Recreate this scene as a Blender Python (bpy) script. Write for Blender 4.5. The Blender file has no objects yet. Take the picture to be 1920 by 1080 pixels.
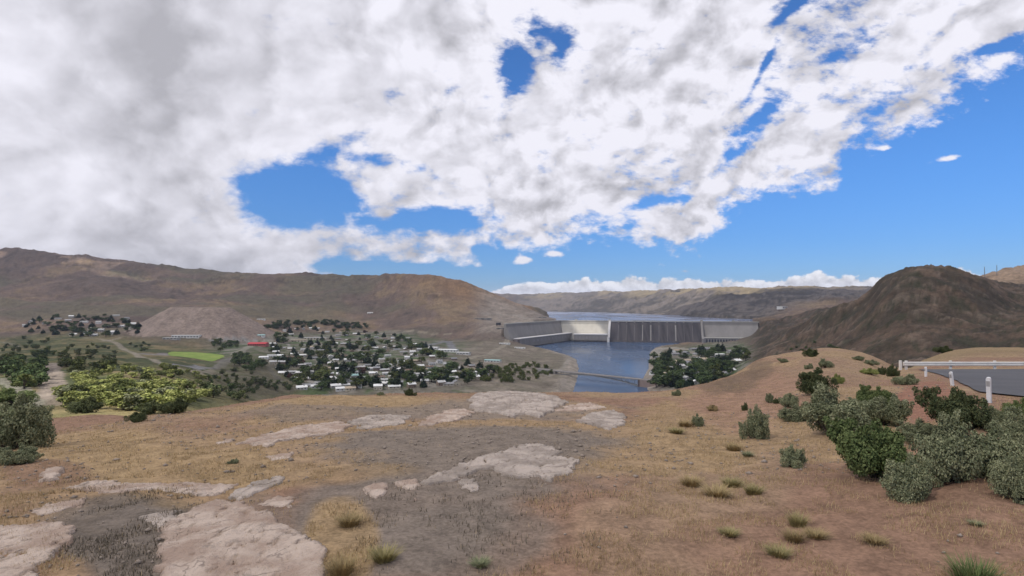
import bpy, math, random
import numpy as np
from mathutils import Vector

S = bpy.context.scene
COL = S.collection
RND = random.Random(7)
F = 1048.0            # focal length of the photograph in its own 1920-wide pixels
HZ = 572.0            # row of the true horizon
ZC = 191.0            # eye height above the river

# ------------------------------------------------------------------ camera
cam = bpy.data.cameras.new("camera")
cam.sensor_width = 36.0
cam.lens = 36.0 * F / 1920.0
cam.shift_y = (HZ - 540.0) / 1920.0
cam.clip_start = 0.1
cam.clip_end = 60000
camo = bpy.data.objects.new("camera", cam)
COL.objects.link(camo)
camo.location = (0, 0, ZC)
camo.rotation_euler = (math.radians(90), 0, 0)
S.camera = camo

# ------------------------------------------------------------------ light
S.view_settings.view_transform = 'Standard'
S.view_settings.look = 'None'
S.view_settings.gamma = 1
S.view_settings.exposure = 0.45
SUN_EL, SUN_AZ = math.radians(48), math.radians(-128)     # azimuth from +Y towards +X
sund = Vector((math.sin(SUN_AZ) * math.cos(SUN_EL), math.cos(SUN_AZ) * math.cos(SUN_EL), math.sin(SUN_EL)))
sl = bpy.data.lights.new("sun", 'SUN')
sl.energy = 3.4
sl.angle = math.radians(0.5)
sl.color = (1.0, 0.93, 0.82)
so = bpy.data.objects.new("sun", sl)
COL.objects.link(so)
so.rotation_euler = (-sund).to_track_quat('-Z', 'Y').to_euler()
so.location = (0, 0, 900)
S.cycles.max_bounces = 6
S.cycles.diffuse_bounces = 3
S.cycles.transparent_max_bounces = 8
S.cycles.use_denoising = True


class NT:
    """tiny helper to write node graphs as expressions"""
    def __init__(self, tree):
        self.t = tree
    def n(self, typ, **kw):
        nd = self.t.nodes.new(typ)
        for k, v in kw.items():
            setattr(nd, k, v)
        return nd
    def put(self, sock, v):
        if hasattr(v, 'links') or isinstance(v, bpy.types.NodeSocket):
            self.t.links.new(v, sock)
        else:
            sock.default_value = v
    def m(self, op, a, b=None, c=None, clamp=False):
        nd = self.n('ShaderNodeMath', operation=op)
        nd.use_clamp = clamp
        for i, v in enumerate((a, b, c)):
            if v is not None:
                self.put(nd.inputs[i], v)
        return nd.outputs[0]
    def vm(self, op, a, b=None):
        nd = self.n('ShaderNodeVectorMath', operation=op)
        self.put(nd.inputs[0], a)
        if b is not None:
            if op == 'SCALE':
                self.put(nd.inputs['Scale'], b)
            else:
                self.put(nd.inputs[1], b)
        return nd.outputs[0]
    def xyz(self, x, y, z):
        nd = self.n('ShaderNodeCombineXYZ')
        for i, v in enumerate((x, y, z)):
            self.put(nd.inputs[i], v)
        return nd.outputs[0]
    def noise(self, vec, scale, detail=4, rough=0.55, dist=0.0, lac=2.0):
        nd = self.n('ShaderNodeTexNoise')
        self.put(nd.inputs['Vector'], vec)
        nd.inputs['Scale'].default_value = scale
        nd.inputs['Detail'].default_value = detail
        nd.inputs['Roughness'].default_value = rough
        nd.inputs['Distortion'].default_value = dist
        nd.inputs['Lacunarity'].default_value = lac
        return nd.outputs[0]
    def ss(self, v, lo, hi, a=0.0, b=1.0):
        nd = self.n('ShaderNodeMapRange', interpolation_type='SMOOTHSTEP')
        for i, x in enumerate((v, lo, hi, a, b)):
            self.put(nd.inputs[i], x)
        return nd.outputs[0]
    def mix(self, f, a, b, mode='MIX'):
        nd = self.n('ShaderNodeMix', data_type='RGBA', blend_type=mode)
        self.put(nd.inputs[0], f)
        self.put(nd.inputs[6], a if not isinstance(a, tuple) else (*a, 1)[:4])
        self.put(nd.inputs[7], b if not isinstance(b, tuple) else (*b, 1)[:4])
        return nd.outputs[2]
    def curve(self, v, pts, lo, hi):
        """piecewise curve v -> value; pts in real units, value range lo..hi mapped into 0..1 inside"""
        x0, x1 = pts[0][0], pts[-1][0]
        nd = self.n('ShaderNodeFloatCurve')
        cu = nd.mapping.curves[0]
        nd.mapping.use_clip = False
        while len(cu.points) > 2:
            cu.points.remove(cu.points[1])
        P = [((x - x0) / (x1 - x0), (y - lo) / (hi - lo)) for x, y in pts]
        cu.points[0].location = P[0]
        cu.points[-1].location = P[-1]
        for p in P[1:-1]:
            cu.points.new(*p)
        for p in cu.points:
            p.handle_type = 'VECTOR'
        nd.mapping.update()
        t = self.m('DIVIDE', self.m('SUBTRACT', v, x0), x1 - x0, clamp=True)
        self.put(nd.inputs['Value'], t)
        return self.m('ADD', self.m('MULTIPLY', nd.outputs[0], hi - lo), lo)


# ------------------------------------------------------------------ sky
def UV(px, py):
    return (px - 960) / F, (HZ - py) / F


w = bpy.data.worlds.new("World")
S.world = w
w.use_nodes = True
w.node_tree.nodes.clear()
g = NT(w.node_tree)
tc = g.n('ShaderNodeTexCoord')
D = tc.outputs['Generated']
sep = g.n('ShaderNodeSeparateXYZ')
g.put(sep.inputs[0], D)
dx, dy, dz = sep.outputs
sky = g.n('ShaderNodeTexSky', sky_type='NISHITA')
sky.sun_disc = False
sky.sun_elevation = SUN_EL
sky.sun_rotation = SUN_AZ
sky.altitude = 400
sky.air_density = 1.0
sky.dust_density = 0.3
sky.ozone_density = 3.0
yy = g.m('MAXIMUM', dy, 0.03)
U = g.m('DIVIDE', dx, yy)
V = g.m('DIVIDE', dz, yy)
front = g.ss(dy, 0.15, 0.45)
den = g.m('ADD', g.m('MAXIMUM', dz, 0.0), 0.66)
PX = g.m('DIVIDE', dx, den)
PY = g.m('DIVIDE', dy, den)
P0 = g.xyz(PX, PY, 0.0)
warp = g.noise(P0, 2.4, 3)
P1 = g.xyz(g.m('ADD', PX, g.m('MULTIPLY', warp, 0.22)), PY, 0.0)
nA = g.noise(P1, 4.6, 10, 0.58)
nB = g.noise(P1, 16.0, 8, 0.56)
nBo = g.noise(g.vm('ADD', P1, (0.014, 0.020, 0.01)), 16.0, 5, 0.48)
nAo = g.noise(g.vm('ADD', P1, (0.035, 0.045, 0.02)), 4.6, 6, 0.52)
nC = g.noise(g.xyz(g.m('MULTIPLY', U, 1.0), g.m('MULTIPLY', V, 1.9), 7.7), 34, 6, 0.62)
leftg = g.ss(U, 0.30, -0.75)
# directions in which the deck of cloud ends and the holes in it
edge_pts = [(-400, 700), (560, 640), (600, 520), (640, 503), (760, 508), (915, 492), (925, 470), (960, 466), (1010, 474), (1100, 448),
            (1165, 452), (1185, 466), (1330, 448), (1352, 400), (1440, 352), (1560, 330), (1590, 262), (1680, 230), (1770, 202),
            (1860, 160), (1905, 100), (1960, 70), (2100, 10), (2600, -200)]
ep = [(UV(a, b)[0], UV(a, b)[1]) for a, b in edge_pts]
edge = g.curve(U, ep, -0.2, 0.8)
fld = g.m('MINIMUM', g.m('MULTIPLY', g.m('SUBTRACT', V, edge), 9.0), g.m('ADD', 0.54, g.m('MULTIPLY', leftg, 0.6)))


def blob(px, py, rx, ry, ang=0.0, power=1.0):
    u0, v0 = UV(px, py)
    a = math.radians(ang)
    ca, sa = math.cos(a), math.sin(a)
    du, dv = g.m('SUBTRACT', U, u0), g.m('SUBTRACT', V, v0)
    a1 = g.m('ADD', g.m('MULTIPLY', du, ca * F / rx), g.m('MULTIPLY', dv, sa * F / rx))
    b1 = g.m('SUBTRACT', g.m('MULTIPLY', dv, ca * F / ry), g.m('MULTIPLY', du, sa * F / ry))
    r2 = g.m('ADD', g.m('MULTIPLY', a1, a1), g.m('MULTIPLY', b1, b1))
    return g.m('EXPONENT', g.m('MULTIPLY', r2, -1.0))


for px, py, rx, ry, ang, amp in [(560, 368, 112, 56, 0, 2.0), (775, 412, 105, 24, 2, 1.3), (690, 300, 90, 16, -8, 0.62), (660, 262, 60, 14, 25, .35),
                                 (972, 130, 38, 46, 0, 0.95), (1052, 92, 14, 36, 0, 0.6), (1012, 60, 20, 26, 20, .35), (740, 180, 30, 25, 0, .3), (530, 70, 60, 22, -50, 0.35),
                                 (1405, 235, 70, 14, 40, 0.75), (1375, 290, 85, 13, 38, 0.62), (1225, 380, 75, 14, 10, 0.8), (1430, 130, 70, 7, 62, 0.45), (1480, 20, 60, 9, 40, 0.42),
                                 (1870, 88, 55, 14, 18, 0.9), (740, 505, 130, 10, -3, 1.5), (905, 470, 20, 55, 30, .6), (1180, 430, 14, 28, -20, .6)]:
    fld = g.m('SUBTRACT', fld, g.m('MULTIPLY', blob(px, py, rx, ry, ang), amp))
# small clouds that stand in the blue
add = None
for px, py, rx, ry, ang, amp in [(718, 392, 26, 20, 0, .95), (1775, 298, 50, 8, 14, .85), (1660, 278, 14, 4, 10, .42), (1812, 322, 16, 4, 15, .5), (1655, 389, 16, 3, 8, .45), (1868, 392, 10, 4, 0, .42),
                                 (980, 488, 18, 8, 0, .8), (1040, 476, 16, 5, 0, .5), (1284, 508, 14, 4, 0, .5), (1762, 330, 12, 4, 0, .4), (1255, 425, 80, 20, 10, .9), (800, 458, 110, 22, 6, .75)]:
    b = g.m('MULTIPLY', blob(px, py, rx, ry, ang), amp)
    add = b if add is None else g.m('MAXIMUM', add, b)
fld = g.m('ADD', g.m('MAXIMUM', fld, -1.0), g.m('MULTIPLY', add, g.m('SUBTRACT', 1.0, g.ss(fld, -0.2, 0.4), clamp=True)))
fld = g.m('ADD', g.m('MULTIPLY', add, 0.25), fld)
tex = g.m('ADD', g.m('MULTIPLY', g.m('SUBTRACT', nA, 0.5), 1.65), g.m('MULTIPLY', g.m('SUBTRACT', nB, 0.5), 1.4))
tex = g.m('ADD', tex, g.m('MULTIPLY', g.m('SUBTRACT', nC, 0.5), 1.15))
fF = g.m('ADD', fld, tex)
fB = g.m('ADD', tex, 0.30)
# heaped bank of cumulus low over the horizon
bank_pts = [(-500, 600), (880, 560), (915, 545), (960, 536), (1020, 528), (1090, 526), (1160, 522), (1230, 527), (1290, 523), (1350, 527), (1420, 526), (1480, 522),
            (1512, 514), (1528, 503), (1545, 514), (1600, 521), (1650, 519), (1700, 530), (1760, 503), (1800, 500), (1830, 510), (1900, 545), (2600, 560)]
bank = g.curve(U, [UV(a, b) for a, b in bank_pts], -0.2, 0.2)
nK = g.noise(g.xyz(g.m('MULTIPLY', U, 1.0), g.m('MULTIPLY', V, 1.3), 3.3), 34, 8, 0.58)
nKo = g.noise(g.xyz(g.m('ADD', U, 0.004), g.m('ADD', g.m('MULTIPLY', V, 1.3), 0.010), 3.3), 34, 5, 0.52)
bk = g.m('ADD', g.m('SUBTRACT', bank, V), g.m('MULTIPLY', g.m('SUBTRACT', nK, 0.50), 0.042))
bkm = g.m('MULTIPLY', g.ss(bk, -0.001, 0.004), front)
den1 = g.m('ADD', g.m('MULTIPLY', fF, front), g.m('MULTIPLY', fB, g.m('SUBTRACT', 1.0, front)))
mask = g.ss(den1, -0.06, g.m('ADD', 0.42, g.m('MULTIPLY', leftg, 0.35)))
# brightness of the cloud: relief of the puffs, thicker cloud greyer, greyest to the left
relief = g.m('ADD', g.m('MULTIPLY', g.m('SUBTRACT', nB, nBo), g.m('SUBTRACT', 1.5, g.m('MULTIPLY', leftg, 0.8))), g.m('MULTIPLY', g.m('SUBTRACT', nA, nAo), 0.85))
thick = g.ss(g.m('ADD', g.m('MULTIPLY', nA, 0.9), g.m('MULTIPLY', g.noise(P1, 3.0, 3), 0.7)), 0.64, 0.98)
greyb = blob(1560, 70, 170, 60, 14)
lum = g.m('SUBTRACT', 0.69, g.m('MULTIPLY', thick, g.m('ADD', 0.10, g.m('MULTIPLY', leftg, 0.17))))
lum = g.m('SUBTRACT', lum, g.m('MULTIPLY', leftg, 0.02))
lum = g.m('SUBTRACT', lum, g.m('MULTIPLY', greyb, 0.10))
vor = g.n('ShaderNodeTexVoronoi', feature='SMOOTH_F1')
vor.inputs['Scale'].default_value = 17.0
vor.inputs['Smoothness'].default_value = 0.6
vor.inputs['Detail'].default_value = 0.0
g.put(vor.inputs['Vector'], g.vm('ADD', P1, g.vm('SCALE', (0.09, 0.07, 0.0), nB)))
lum = g.m('ADD', lum, g.m('MULTIPLY', g.m('SUBTRACT', 0.50, vor.outputs['Distance']), g.m('SUBTRACT', 0.34, g.m('MULTIPLY', leftg, 0.18))))
nF = g.noise(P1, 40.0, 5, 0.55)
lum = g.m('ADD', lum, g.m('MULTIPLY', g.m('SUBTRACT', nF, 0.5), g.m('SUBTRACT', 0.22, g.m('MULTIPLY', leftg, 0.16))))
lum = g.m('ADD', lum, g.m('MULTIPLY', relief, g.m('SUBTRACT', 0.62, g.m('MULTIPLY', leftg, 0.30))))
lum = g.m('SUBTRACT', lum, g.m('MULTIPLY', g.m('SUBTRACT', 1.0, front), 0.2))
lum = g.m('MINIMUM', g.m('MAXIMUM', lum, 0.36), 0.70)
ccol = g.vm('SCALE', (0.975, 0.965, 1.06), lum)
bl = g.m('ADD', 0.70, g.m('MULTIPLY', g.m('SUBTRACT', nK, nKo), 1.1))
bl = g.m('MINIMUM', bl, 0.82)
bcol = g.vm('SCALE', (0.98, 0.98, 1.03), bl)
SKS = 0.10
skt = g.mix(g.ss(dz, 0.0, 0.30), (0.30, 0.50, 0.84), (0.40, 0.73, 1.12))
skc = g.vm('MULTIPLY', sky.outputs[0], skt)
c1 = g.mix(bkm, skc, g.vm('SCALE', bcol, 1 / SKS))
c2 = g.mix(mask, c1, g.vm('SCALE', ccol, 1 / SKS))
bg = g.n('ShaderNodeBackground')
bg.inputs['Strength'].default_value = SKS
g.put(bg.inputs[0], c2)
wo = g.n('ShaderNodeOutputWorld')
w.node_tree.links.new(bg.outputs[0], wo.inputs[0])


# ------------------------------------------------------------------ numpy noise
def _hash(ix, iy, seed):
    h = (ix.astype(np.int64) * 374761393 + iy.astype(np.int64) * 668265263 + seed * 1442695041) & 0xFFFFFFFF
    h = ((h ^ (h >> 13)) * 1274126177) & 0xFFFFFFFF
    h = h ^ (h >> 16)
    return (h & 0xFFFFFF) / float(0xFFFFFF)


def vn(x, y, seed=0):
    x0, y0 = np.floor(x), np.floor(y)
    fx, fy = x - x0, y - y0
    fx = fx * fx * fx * (fx * (fx * 6 - 15) + 10)
    fy = fy * fy * fy * (fy * (fy * 6 - 15) + 10)
    a, b = _hash(x0, y0, seed), _hash(x0 + 1, y0, seed)
    c, d = _hash(x0, y0 + 1, seed), _hash(x0 + 1, y0 + 1, seed)
    return (a + (b - a) * fx) * (1 - fy) + (c + (d - c) * fx) * fy


def fbm(x, y, oct=5, seed=0, rough=0.5, ridge=False):
    x, y = np.asarray(x, float), np.asarray(y, float)
    s = np.zeros(np.broadcast(x, y).shape)
    a, t = 1.0, 0.0
    ca, sa = math.cos(0.6), math.sin(0.6)
    for k in range(oct):
        v = vn(x, y, seed + k * 17)
        if ridge:
            v = 1 - abs(2 * v - 1)
        s += a * v
        t += a
        a *= rough
        x, y = (x * ca - y * sa) * 2.03 + 11.3, (x * sa + y * ca) * 2.03 - 7.7
    return s / t


def sstep(v, a, b):
    t = np.clip((v - a) / (b - a), 0, 1)
    return t * t * (3 - 2 * t)


def inpoly(x, y, poly):
    r = np.zeros(np.shape(x), bool)
    n = len(poly)
    for i in range(n):
        (x1, y1), (x2, y2) = poly[i], poly[(i + 1) % n]
        if y1 == y2:
            continue
        c = ((y1 > y) != (y2 > y)) & (x < (x2 - x1) * (y - y1) / (y2 - y1) + x1)
        r ^= c
    return r


def dseg(x, y, poly, closed=True):
    d = np.full(np.shape(x), 1e9)
    n = len(poly)
    for i in range(n if closed else n - 1):
        (x1, y1), (x2, y2) = poly[i], poly[(i + 1) % n]
        ex, ey = x2 - x1, y2 - y1
        t = np.clip(((x - x1) * ex + (y - y1) * ey) / (ex * ex + ey * ey + 1e-9), 0, 1)
        d = np.minimum(d, np.hypot(x - x1 - t * ex, y - y1 - t * ey))
    return d


def sdist(x, y, poly):
    d = dseg(x, y, poly)
    return np.where(inpoly(x, y, poly), d, -d)


# ------------------------------------------------------------------ terrain: rows of (distance, photo row or drop below the eye)
# a second number of 300 or more is a row of the photograph, a smaller one a drop in metres
SPEC = {
    -900: [(1.5, 3.2), (7, 3.4), (14, 4.2), (22, 5.8), (27, 6.5), (30, 805), (80, 24), (250, 50), (700, 80), (2000, 640), (2700, 590), (3500, 535), (4200, 500), (4900, 468), (6500, 520), (9000, 560), (15000, 556)],
    -100: [(1.5, 3.2), (7, 3.4), (14, 4.2), (22, 5.6), (28, 6.4), (32, 797), (85, 23), (260, 47), (700, 78), (1900, 642), (2600, 602), (3400, 558), (4200, 507), (4850, 469), (6500, 520), (9000, 560), (15000, 556)],
    40: [(1.5, 3.2), (7, 3.4), (14, 4.1), (22, 5.4), (28, 6.2), (32, 794), (85, 23), (280, 48), (700, 76), (1900, 641), (2600, 600), (3400, 557), (4200, 506), (4800, 471), (6500, 520), (9000, 560), (15000, 556)],
    150: [(1.5, 3.2), (7, 3.4), (14, 4.1), (22, 5.3), (28, 6.1), (33, 788), (90, 23), (300, 48), (700, 73), (1900, 634), (2600, 598), (3300, 560), (4100, 512), (4700, 482), (6500, 530), (9000, 560), (15000, 556)],
    300: [(1.5, 3.2), (7, 3.4), (14, 4.05), (24, 5.2), (30, 5.9), (36, 780), (95, 25), (330, 50), (720, 78), (1650, 652), (2250, 620), (3000, 580), (3900, 540), (4700, 504), (6500, 540), (9000, 560), (15000, 556)],
    400: [(1.5, 3.2), (7, 3.4), (14, 4.05), (24, 5.1), (32, 5.9), (38, 770), (100, 28), (360, 62), (900, 112), (1700, 656), (2300, 621), (3000, 580), (3900, 545), (4600, 511), (6500, 545), (9000, 560), (15000, 556)],
    480: [(1.5, 3.2), (7, 3.4), (14, 4.0), (25, 5.1), (33, 5.8), (40, 757), (110, 33), (400, 74), (950, 138), (2200, 636), (2750, 609), (3300, 580), (3900, 545), (4500, 509), (6500, 545), (9000, 560), (15000, 556)],
    560: [(1.5, 3.2), (7, 3.4), (14, 4.0), (26, 5.1), (34, 5.7), (40, 744), (110, 38), (450, 100), (1000, 155), (2600, 629), (3100, 606), (3500, 578), (4000, 545), (4500, 510), (6500, 545), (9000, 558), (15000, 556)],
    680: [(1.5, 3.2), (7, 3.4), (14, 4.0), (27, 5.15), (35, 5.7), (41, 736), (115, 42), (500, 130), (1000, 162), (2800, 626), (3200, 606), (3600, 577), (4000, 547), (4350, 521), (6500, 545), (9000, 556), (15000, 556)],
    780: [(1.5, 3.2), (7, 3.4), (14, 4.0), (28, 5.2), (35, 5.65), (41, 733), (115, 42), (500, 132), (1000, 163), (2600, 633), (3000, 607), (3350, 577), (3650, 545), (3900, 515), (6500, 545), (9000, 552), (15000, 554)],
    860: [(1.5, 3.2), (7, 3.4), (14, 4.0), (28, 5.2), (35, 5.65), (41, 732), (115, 42), (500, 132), (1000, 165), (2400, 642), (2800, 614), (3150, 592), (3500, 560), (3800, 530), (6500, 552), (8500, 560), (10500, 548)],
    930: [(1.5, 3.2), (7, 3.4), (14, 4.0), (28, 5.2), (34, 5.6), (40, 732), (115, 43), (500, 134), (1000, 168), (2300, 649), (2650, 614), (3050, 597), (3450, 577), (3750, 555), (6000, 573), (8400, 576), (10500, 551)],
    985: [(1.5, 3.2), (7, 3.4), (14, 4.0), (28, 5.2), (34, 5.6), (40, 732), (115, 43), (500, 136), (1000, 170), (2300, 182), (2650, 616), (3000, 598), (3400, 587), (3750, 580), (5500, 584), (8400, 582.5), (10500, 552)],
    1035: [(1.5, 3.2), (7, 3.4), (14, 4.0), (28, 5.2), (34, 5.6), (40, 733), (115, 43), (500, 137), (1000, 172), (2100, 186), (2500, 186), (2900, 110), (3300, 86), (3700, 88), (5000, 112), (7900, 583.5), (10200, 552)],
    1100: [(1.5, 3.2), (7, 3.4), (14, 4.0), (28, 5.2), (34, 5.6), (40, 734), (115, 43), (500, 138), (1000, 172), (2000, 188), (2600, 190), (3050, 130), (3400, 115), (4200, 113), (5000, 112), (7000, 585), (9500, 551)],
    1180: [(1.5, 3.2), (7, 3.4), (14, 4.0), (28, 5.2), (36, 5.85), (42, 735), (115, 43), (500, 138), (1000, 172), (2000, 188), (2600, 190), (3050, 130), (3400, 115), (4000, 113), (4700, 112), (6000, 587), (8600, 550)],
    1240: [(1.5, 3.2), (7, 3.4), (14, 3.95), (28, 5.15), (38, 5.9), (44, 731), (120, 42), (500, 135), (1000, 172), (2000, 176), (2700, 186), (3050, 130), (3400, 115), (3800, 113), (4200, 112), (5200, 590), (7600, 548)],
    1310: [(1.5, 3.2), (7, 3.35), (14, 3.95), (28, 5.1), (42, 6.1), (52, 727), (125, 40), (480, 125), (1000, 172), (2200, 166), (2800, 180), (3050, 130), (3300, 115), (3600, 113), (3800, 110), (4200, 594), (6600, 547)],
    1370: [(1.5, 3.2), (7, 3.35), (14, 3.95), (28, 5.0), (46, 6.2), (60, 706), (130, 36), (450, 100), (1000, 164), (2200, 161), (2800, 170), (3050, 120), (3250, 112), (3400, 108), (3500, 100), (3700, 597), (6000, 546)],
    1420: [(1.5, 3.2), (7, 3.3), (14, 3.9), (28, 4.9), (48, 6.0), (66, 678), (130, 32), (400, 80), (800, 124), (1700, 652), (2350, 629), (2780, 601), (2980, 88), (3250, 86), (3400, 88), (3800, 594), (5600, 545)],
    1480: [(1.5, 3.2), (7, 3.3), (14, 3.9), (28, 4.75), (50, 5.6), (72, 662), (130, 28), (380, 70), (800, 104), (1400, 642), (1850, 611), (2300, 603), (2700, 602), (3100, 592), (3600, 578), (4300, 563), (5600, 544)],
    1560: [(1.5, 3.2), (7, 3.3), (14, 3.85), (28, 4.6), (52, 5.3), (76, 655), (130, 26), (350, 60), (700, 80), (1150, 640), (1550, 581), (2000, 601), (2500, 586), (3100, 578), (3800, 566), (4600, 556), (5800, 543)],
    1620: [(1.5, 3.2), (7, 3.3), (14, 3.8), (28, 4.5), (52, 5.7), (76, 664), (135, 27), (350, 55), (700, 75), (1000, 628), (1420, 556), (2000, 596), (2700, 588), (3300, 575), (3900, 562), (4700, 556), (5900, 542)],
    1655: [(1.5, 3.2), (7, 3.3), (14, 3.75), (28, 4.4), (52, 6.2), (76, 676), (135, 28), (350, 50), (650, 70), (950, 620), (1350, 521), (2000, 580), (2700, 580), (3300, 570), (3900, 562), (4700, 556), (5900, 543)],
    1690: [(1.5, 3.2), (7, 3.3), (14, 3.7), (27, 4.4), (55, 6.7), (85, 692), (140, 26), (350, 47), (620, 67), (920, 612), (1300, 504), (2000, 560), (2700, 570), (3300, 565), (3900, 560), (4700, 556), (5900, 545)],
    1740: [(1.5, 3.2), (7, 3.3), (14, 3.6), (27, 4.5), (56, 7.0), (120, 676), (190, 26), (350, 47), (620, 66), (920, 605), (1300, 498), (2000, 550), (2700, 570), (3300, 565), (3900, 560), (4700, 556), (5900, 548)],
    1790: [(1.5, 3.2), (7, 3.3), (14, 3.35), (25, 4.2), (58, 7.0), (135, 657), (200, 25), (350, 47), (620, 65), (920, 604), (1300, 504), (1900, 545), (2500, 550), (3300, 565), (3900, 560), (4700, 556), (5900, 550)],
    1840: [(1.5, 3.2), (7, 3.3), (14, 3.2), (20, 3.4), (60, 6.9), (140, 652), (200, 25), (350, 46), (620, 62), (920, 606), (1320, 520), (1750, 536), (2200, 515), (3300, 565), (3900, 560), (4700, 556), (5900, 550)],
    1920: [(1.5, 3.2), (7, 3.3), (14, 3.2), (20, 3.4), (60, 6.9), (140, 651), (200, 24), (340, 44), (600, 57), (920, 598), (1350, 558), (1800, 525), (2200, 487), (3300, 560), (3900, 560), (4700, 556), (5900, 550)],
    2100: [(1.5, 3.2), (7, 3.3), (14, 3.2), (20, 3.5), (60, 6.9), (140, 650), (200, 23), (340, 42), (600, 52), (920, 585), (1400, 540), (1800, 480), (2200, 450), (3300, 520), (3900, 540), (4700, 556), (5900, 550)],
    2800: [(1.5, 3.2), (7, 3.3), (14, 3.4), (20, 3.7), (60, 6.9), (140, 650), (200, 23), (340, 42), (600, 52), (920, 585), (1400, 540), (1800, 480), (2200, 450), (3300, 520), (3900, 540), (4700, 556), (5900, 550)],
}
NL = 17
PXS = np.array(sorted(SPEC), float)
KY = np.array([[math.log(k[0]) for k in SPEC[int(p)]] for p in PXS])
KZ = np.array([[(ZC - (k[1] - HZ) * k[0] / F) if k[1] >= 300 else ZC - k[1] for k in SPEC[int(p)]] for p in PXS])


def cubic_cols(vals, px):
    """monotone-ish cubic interpolation over the columns"""
    x = PXS
    h = np.diff(x)[:, None]
    d = np.diff(vals, axis=0) / h
    m = np.zeros_like(vals)
    same = d[:-1] * d[1:] > 0
    hm = 2 * d[:-1] * d[1:] / np.where(same, d[:-1] + d[1:], 1)
    m[1:-1] = np.where(same, hm, 0)
    i = np.clip(np.searchsorted(x, px) - 1, 0, len(x) - 2)
    t = ((px - x[i]) / (x[i + 1] - x[i]))[:, None]
    t = np.clip(t, 0, 1)
    hh = (x[i + 1] - x[i])[:, None]
    a, b = vals[i], vals[i + 1]
    return (2 * t**3 - 3 * t**2 + 1) * a + (t**3 - 2 * t**2 + t) * hh * m[i] + (-2 * t**3 + 3 * t**2) * b + (t**3 - t**2) * hh * m[i + 1]


PXL, PXR, DPX = -260.0, 2180.0, 2.3
pxc = np.arange(PXL, PXR + .1, DPX)
thf = np.arctan((pxc - 960) / F)
tmax_l, tmax_r = thf[0], thf[-1]
nb = 110
thb = np.linspace(tmax_r, tmax_l + 2 * math.pi, nb + 2)[1:-1]
pxb = np.where(thb < math.pi, 2400.0, -500.0)
blend = np.clip((thb - math.radians(100)) / math.radians(160), 0, 1)
NCF, NC = len(pxc), len(pxc) + nb
NR = 860
RY = np.exp(np.linspace(math.log(1.5), math.log(15000), NR))


def profiles(px):
    ky, kz = cubic_cols(KY, px), cubic_cols(KZ, px)
    n = len(px)
    ly = np.log(RY)
    out = np.zeros((n, NR))
    tt = np.zeros((n, NR))
    h = np.diff(ky, axis=1)
    d = np.diff(kz, axis=1) / h
    m = np.zeros_like(kz)
    same = d[:, :-1] * d[:, 1:] > 0
    w1, w2 = 2 * h[:, 1:] + h[:, :-1], h[:, 1:] + 2 * h[:, :-1]
    hm = (w1 + w2) / (w1 / np.where(same, d[:, :-1], 1) + w2 / np.where(same, d[:, 1:], 1))
    m[:, 1:-1] = np.where(same, hm, 0)
    m[:, 0] = d[:, 0]
    for c in range(n):
        i = np.clip(np.searchsorted(ky[c], ly) - 1, 0, NL - 2)
        t = np.clip((ly - ky[c][i]) / h[c][i], 0, 1)
        hh = h[c][i]
        out[c] = (2 * t**3 - 3 * t**2 + 1) * kz[c][i] + (t**3 - 2 * t**2 + t) * hh * m[c][i] + (-2 * t**3 + 3 * t**2) * kz[c][i + 1] + (t**3 - t**2) * hh * m[c][i + 1]
        tt[c] = i + t
    return out, tt


zf, tf = profiles(pxc)
zl, tl = profiles(np.array([-900.0]))
zr, tr = profiles(np.array([2800.0]))
zb = zr * (1 - blend[:, None]) + zl * blend[:, None]
tb = tr * (1 - blend[:, None]) + tl * blend[:, None]
GZ = np.vstack([zf, zb])
GT = np.vstack([tf, tb])
TH = np.concatenate([thf, thb])
rs = np.where(np.arange(NC) < NCF, 1 / np.cos(np.where(np.arange(NC) < NCF, TH, 0)), 1 / math.cos(tmax_r))
GX = np.sin(TH)[:, None] * rs[:, None] * RY[None, :]
GY = np.cos(TH)[:, None] * rs[:, None] * RY[None, :]
GD = np.hypot(GX, GY)
GPX = np.where(GY > 1, 960 + F * GX / np.maximum(GY, 1), np.where(GX > 0, 3000, -1500))


def at(px, Y):
    return ((px - 960) / F * Y, Y)


def plan(px, py, z):
    Y = (ZC - z) * F / (py - HZ)
    return ((px - 960) / F * Y, Y)


DC, DS = math.cos(math.radians(14)), math.sin(math.radians(14))


def dt(p):
    """the dam's own axes: x along the crest, y upstream"""
    x, y = p[0] - 503, p[1] - 2900
    q_ = (503 + x * DC + y * DS, 2900 - x * DS + y * DC)
    return q_ + tuple(p[2:])


RIVER = [(40, 800), (105, 1080), (135, 1228), (170, 1450), (203, 1690), (226, 1960), (218, 2090), (180, 2230), (118, 2400), (66, 2490), (44, 2530), (290, 3010), (330, 3060),
         (1010, 2870), (1240, 2790), (1190, 2630), (900, 2660), (730, 2620), (640, 2500), (560, 2270), (480, 1960), (412, 1690), (335, 1440), (300, 1228), (300, 900), (300, 800)]
LAKE = [(-20, 2600), dt((232, 2993)), dt((1228, 2993)), (1330, 2960), (3000, 5000), (5000, 9000), (2500, 11000), (-500, 11000), (-300, 7000), (120, 4200), (120, 3500)]

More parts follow.
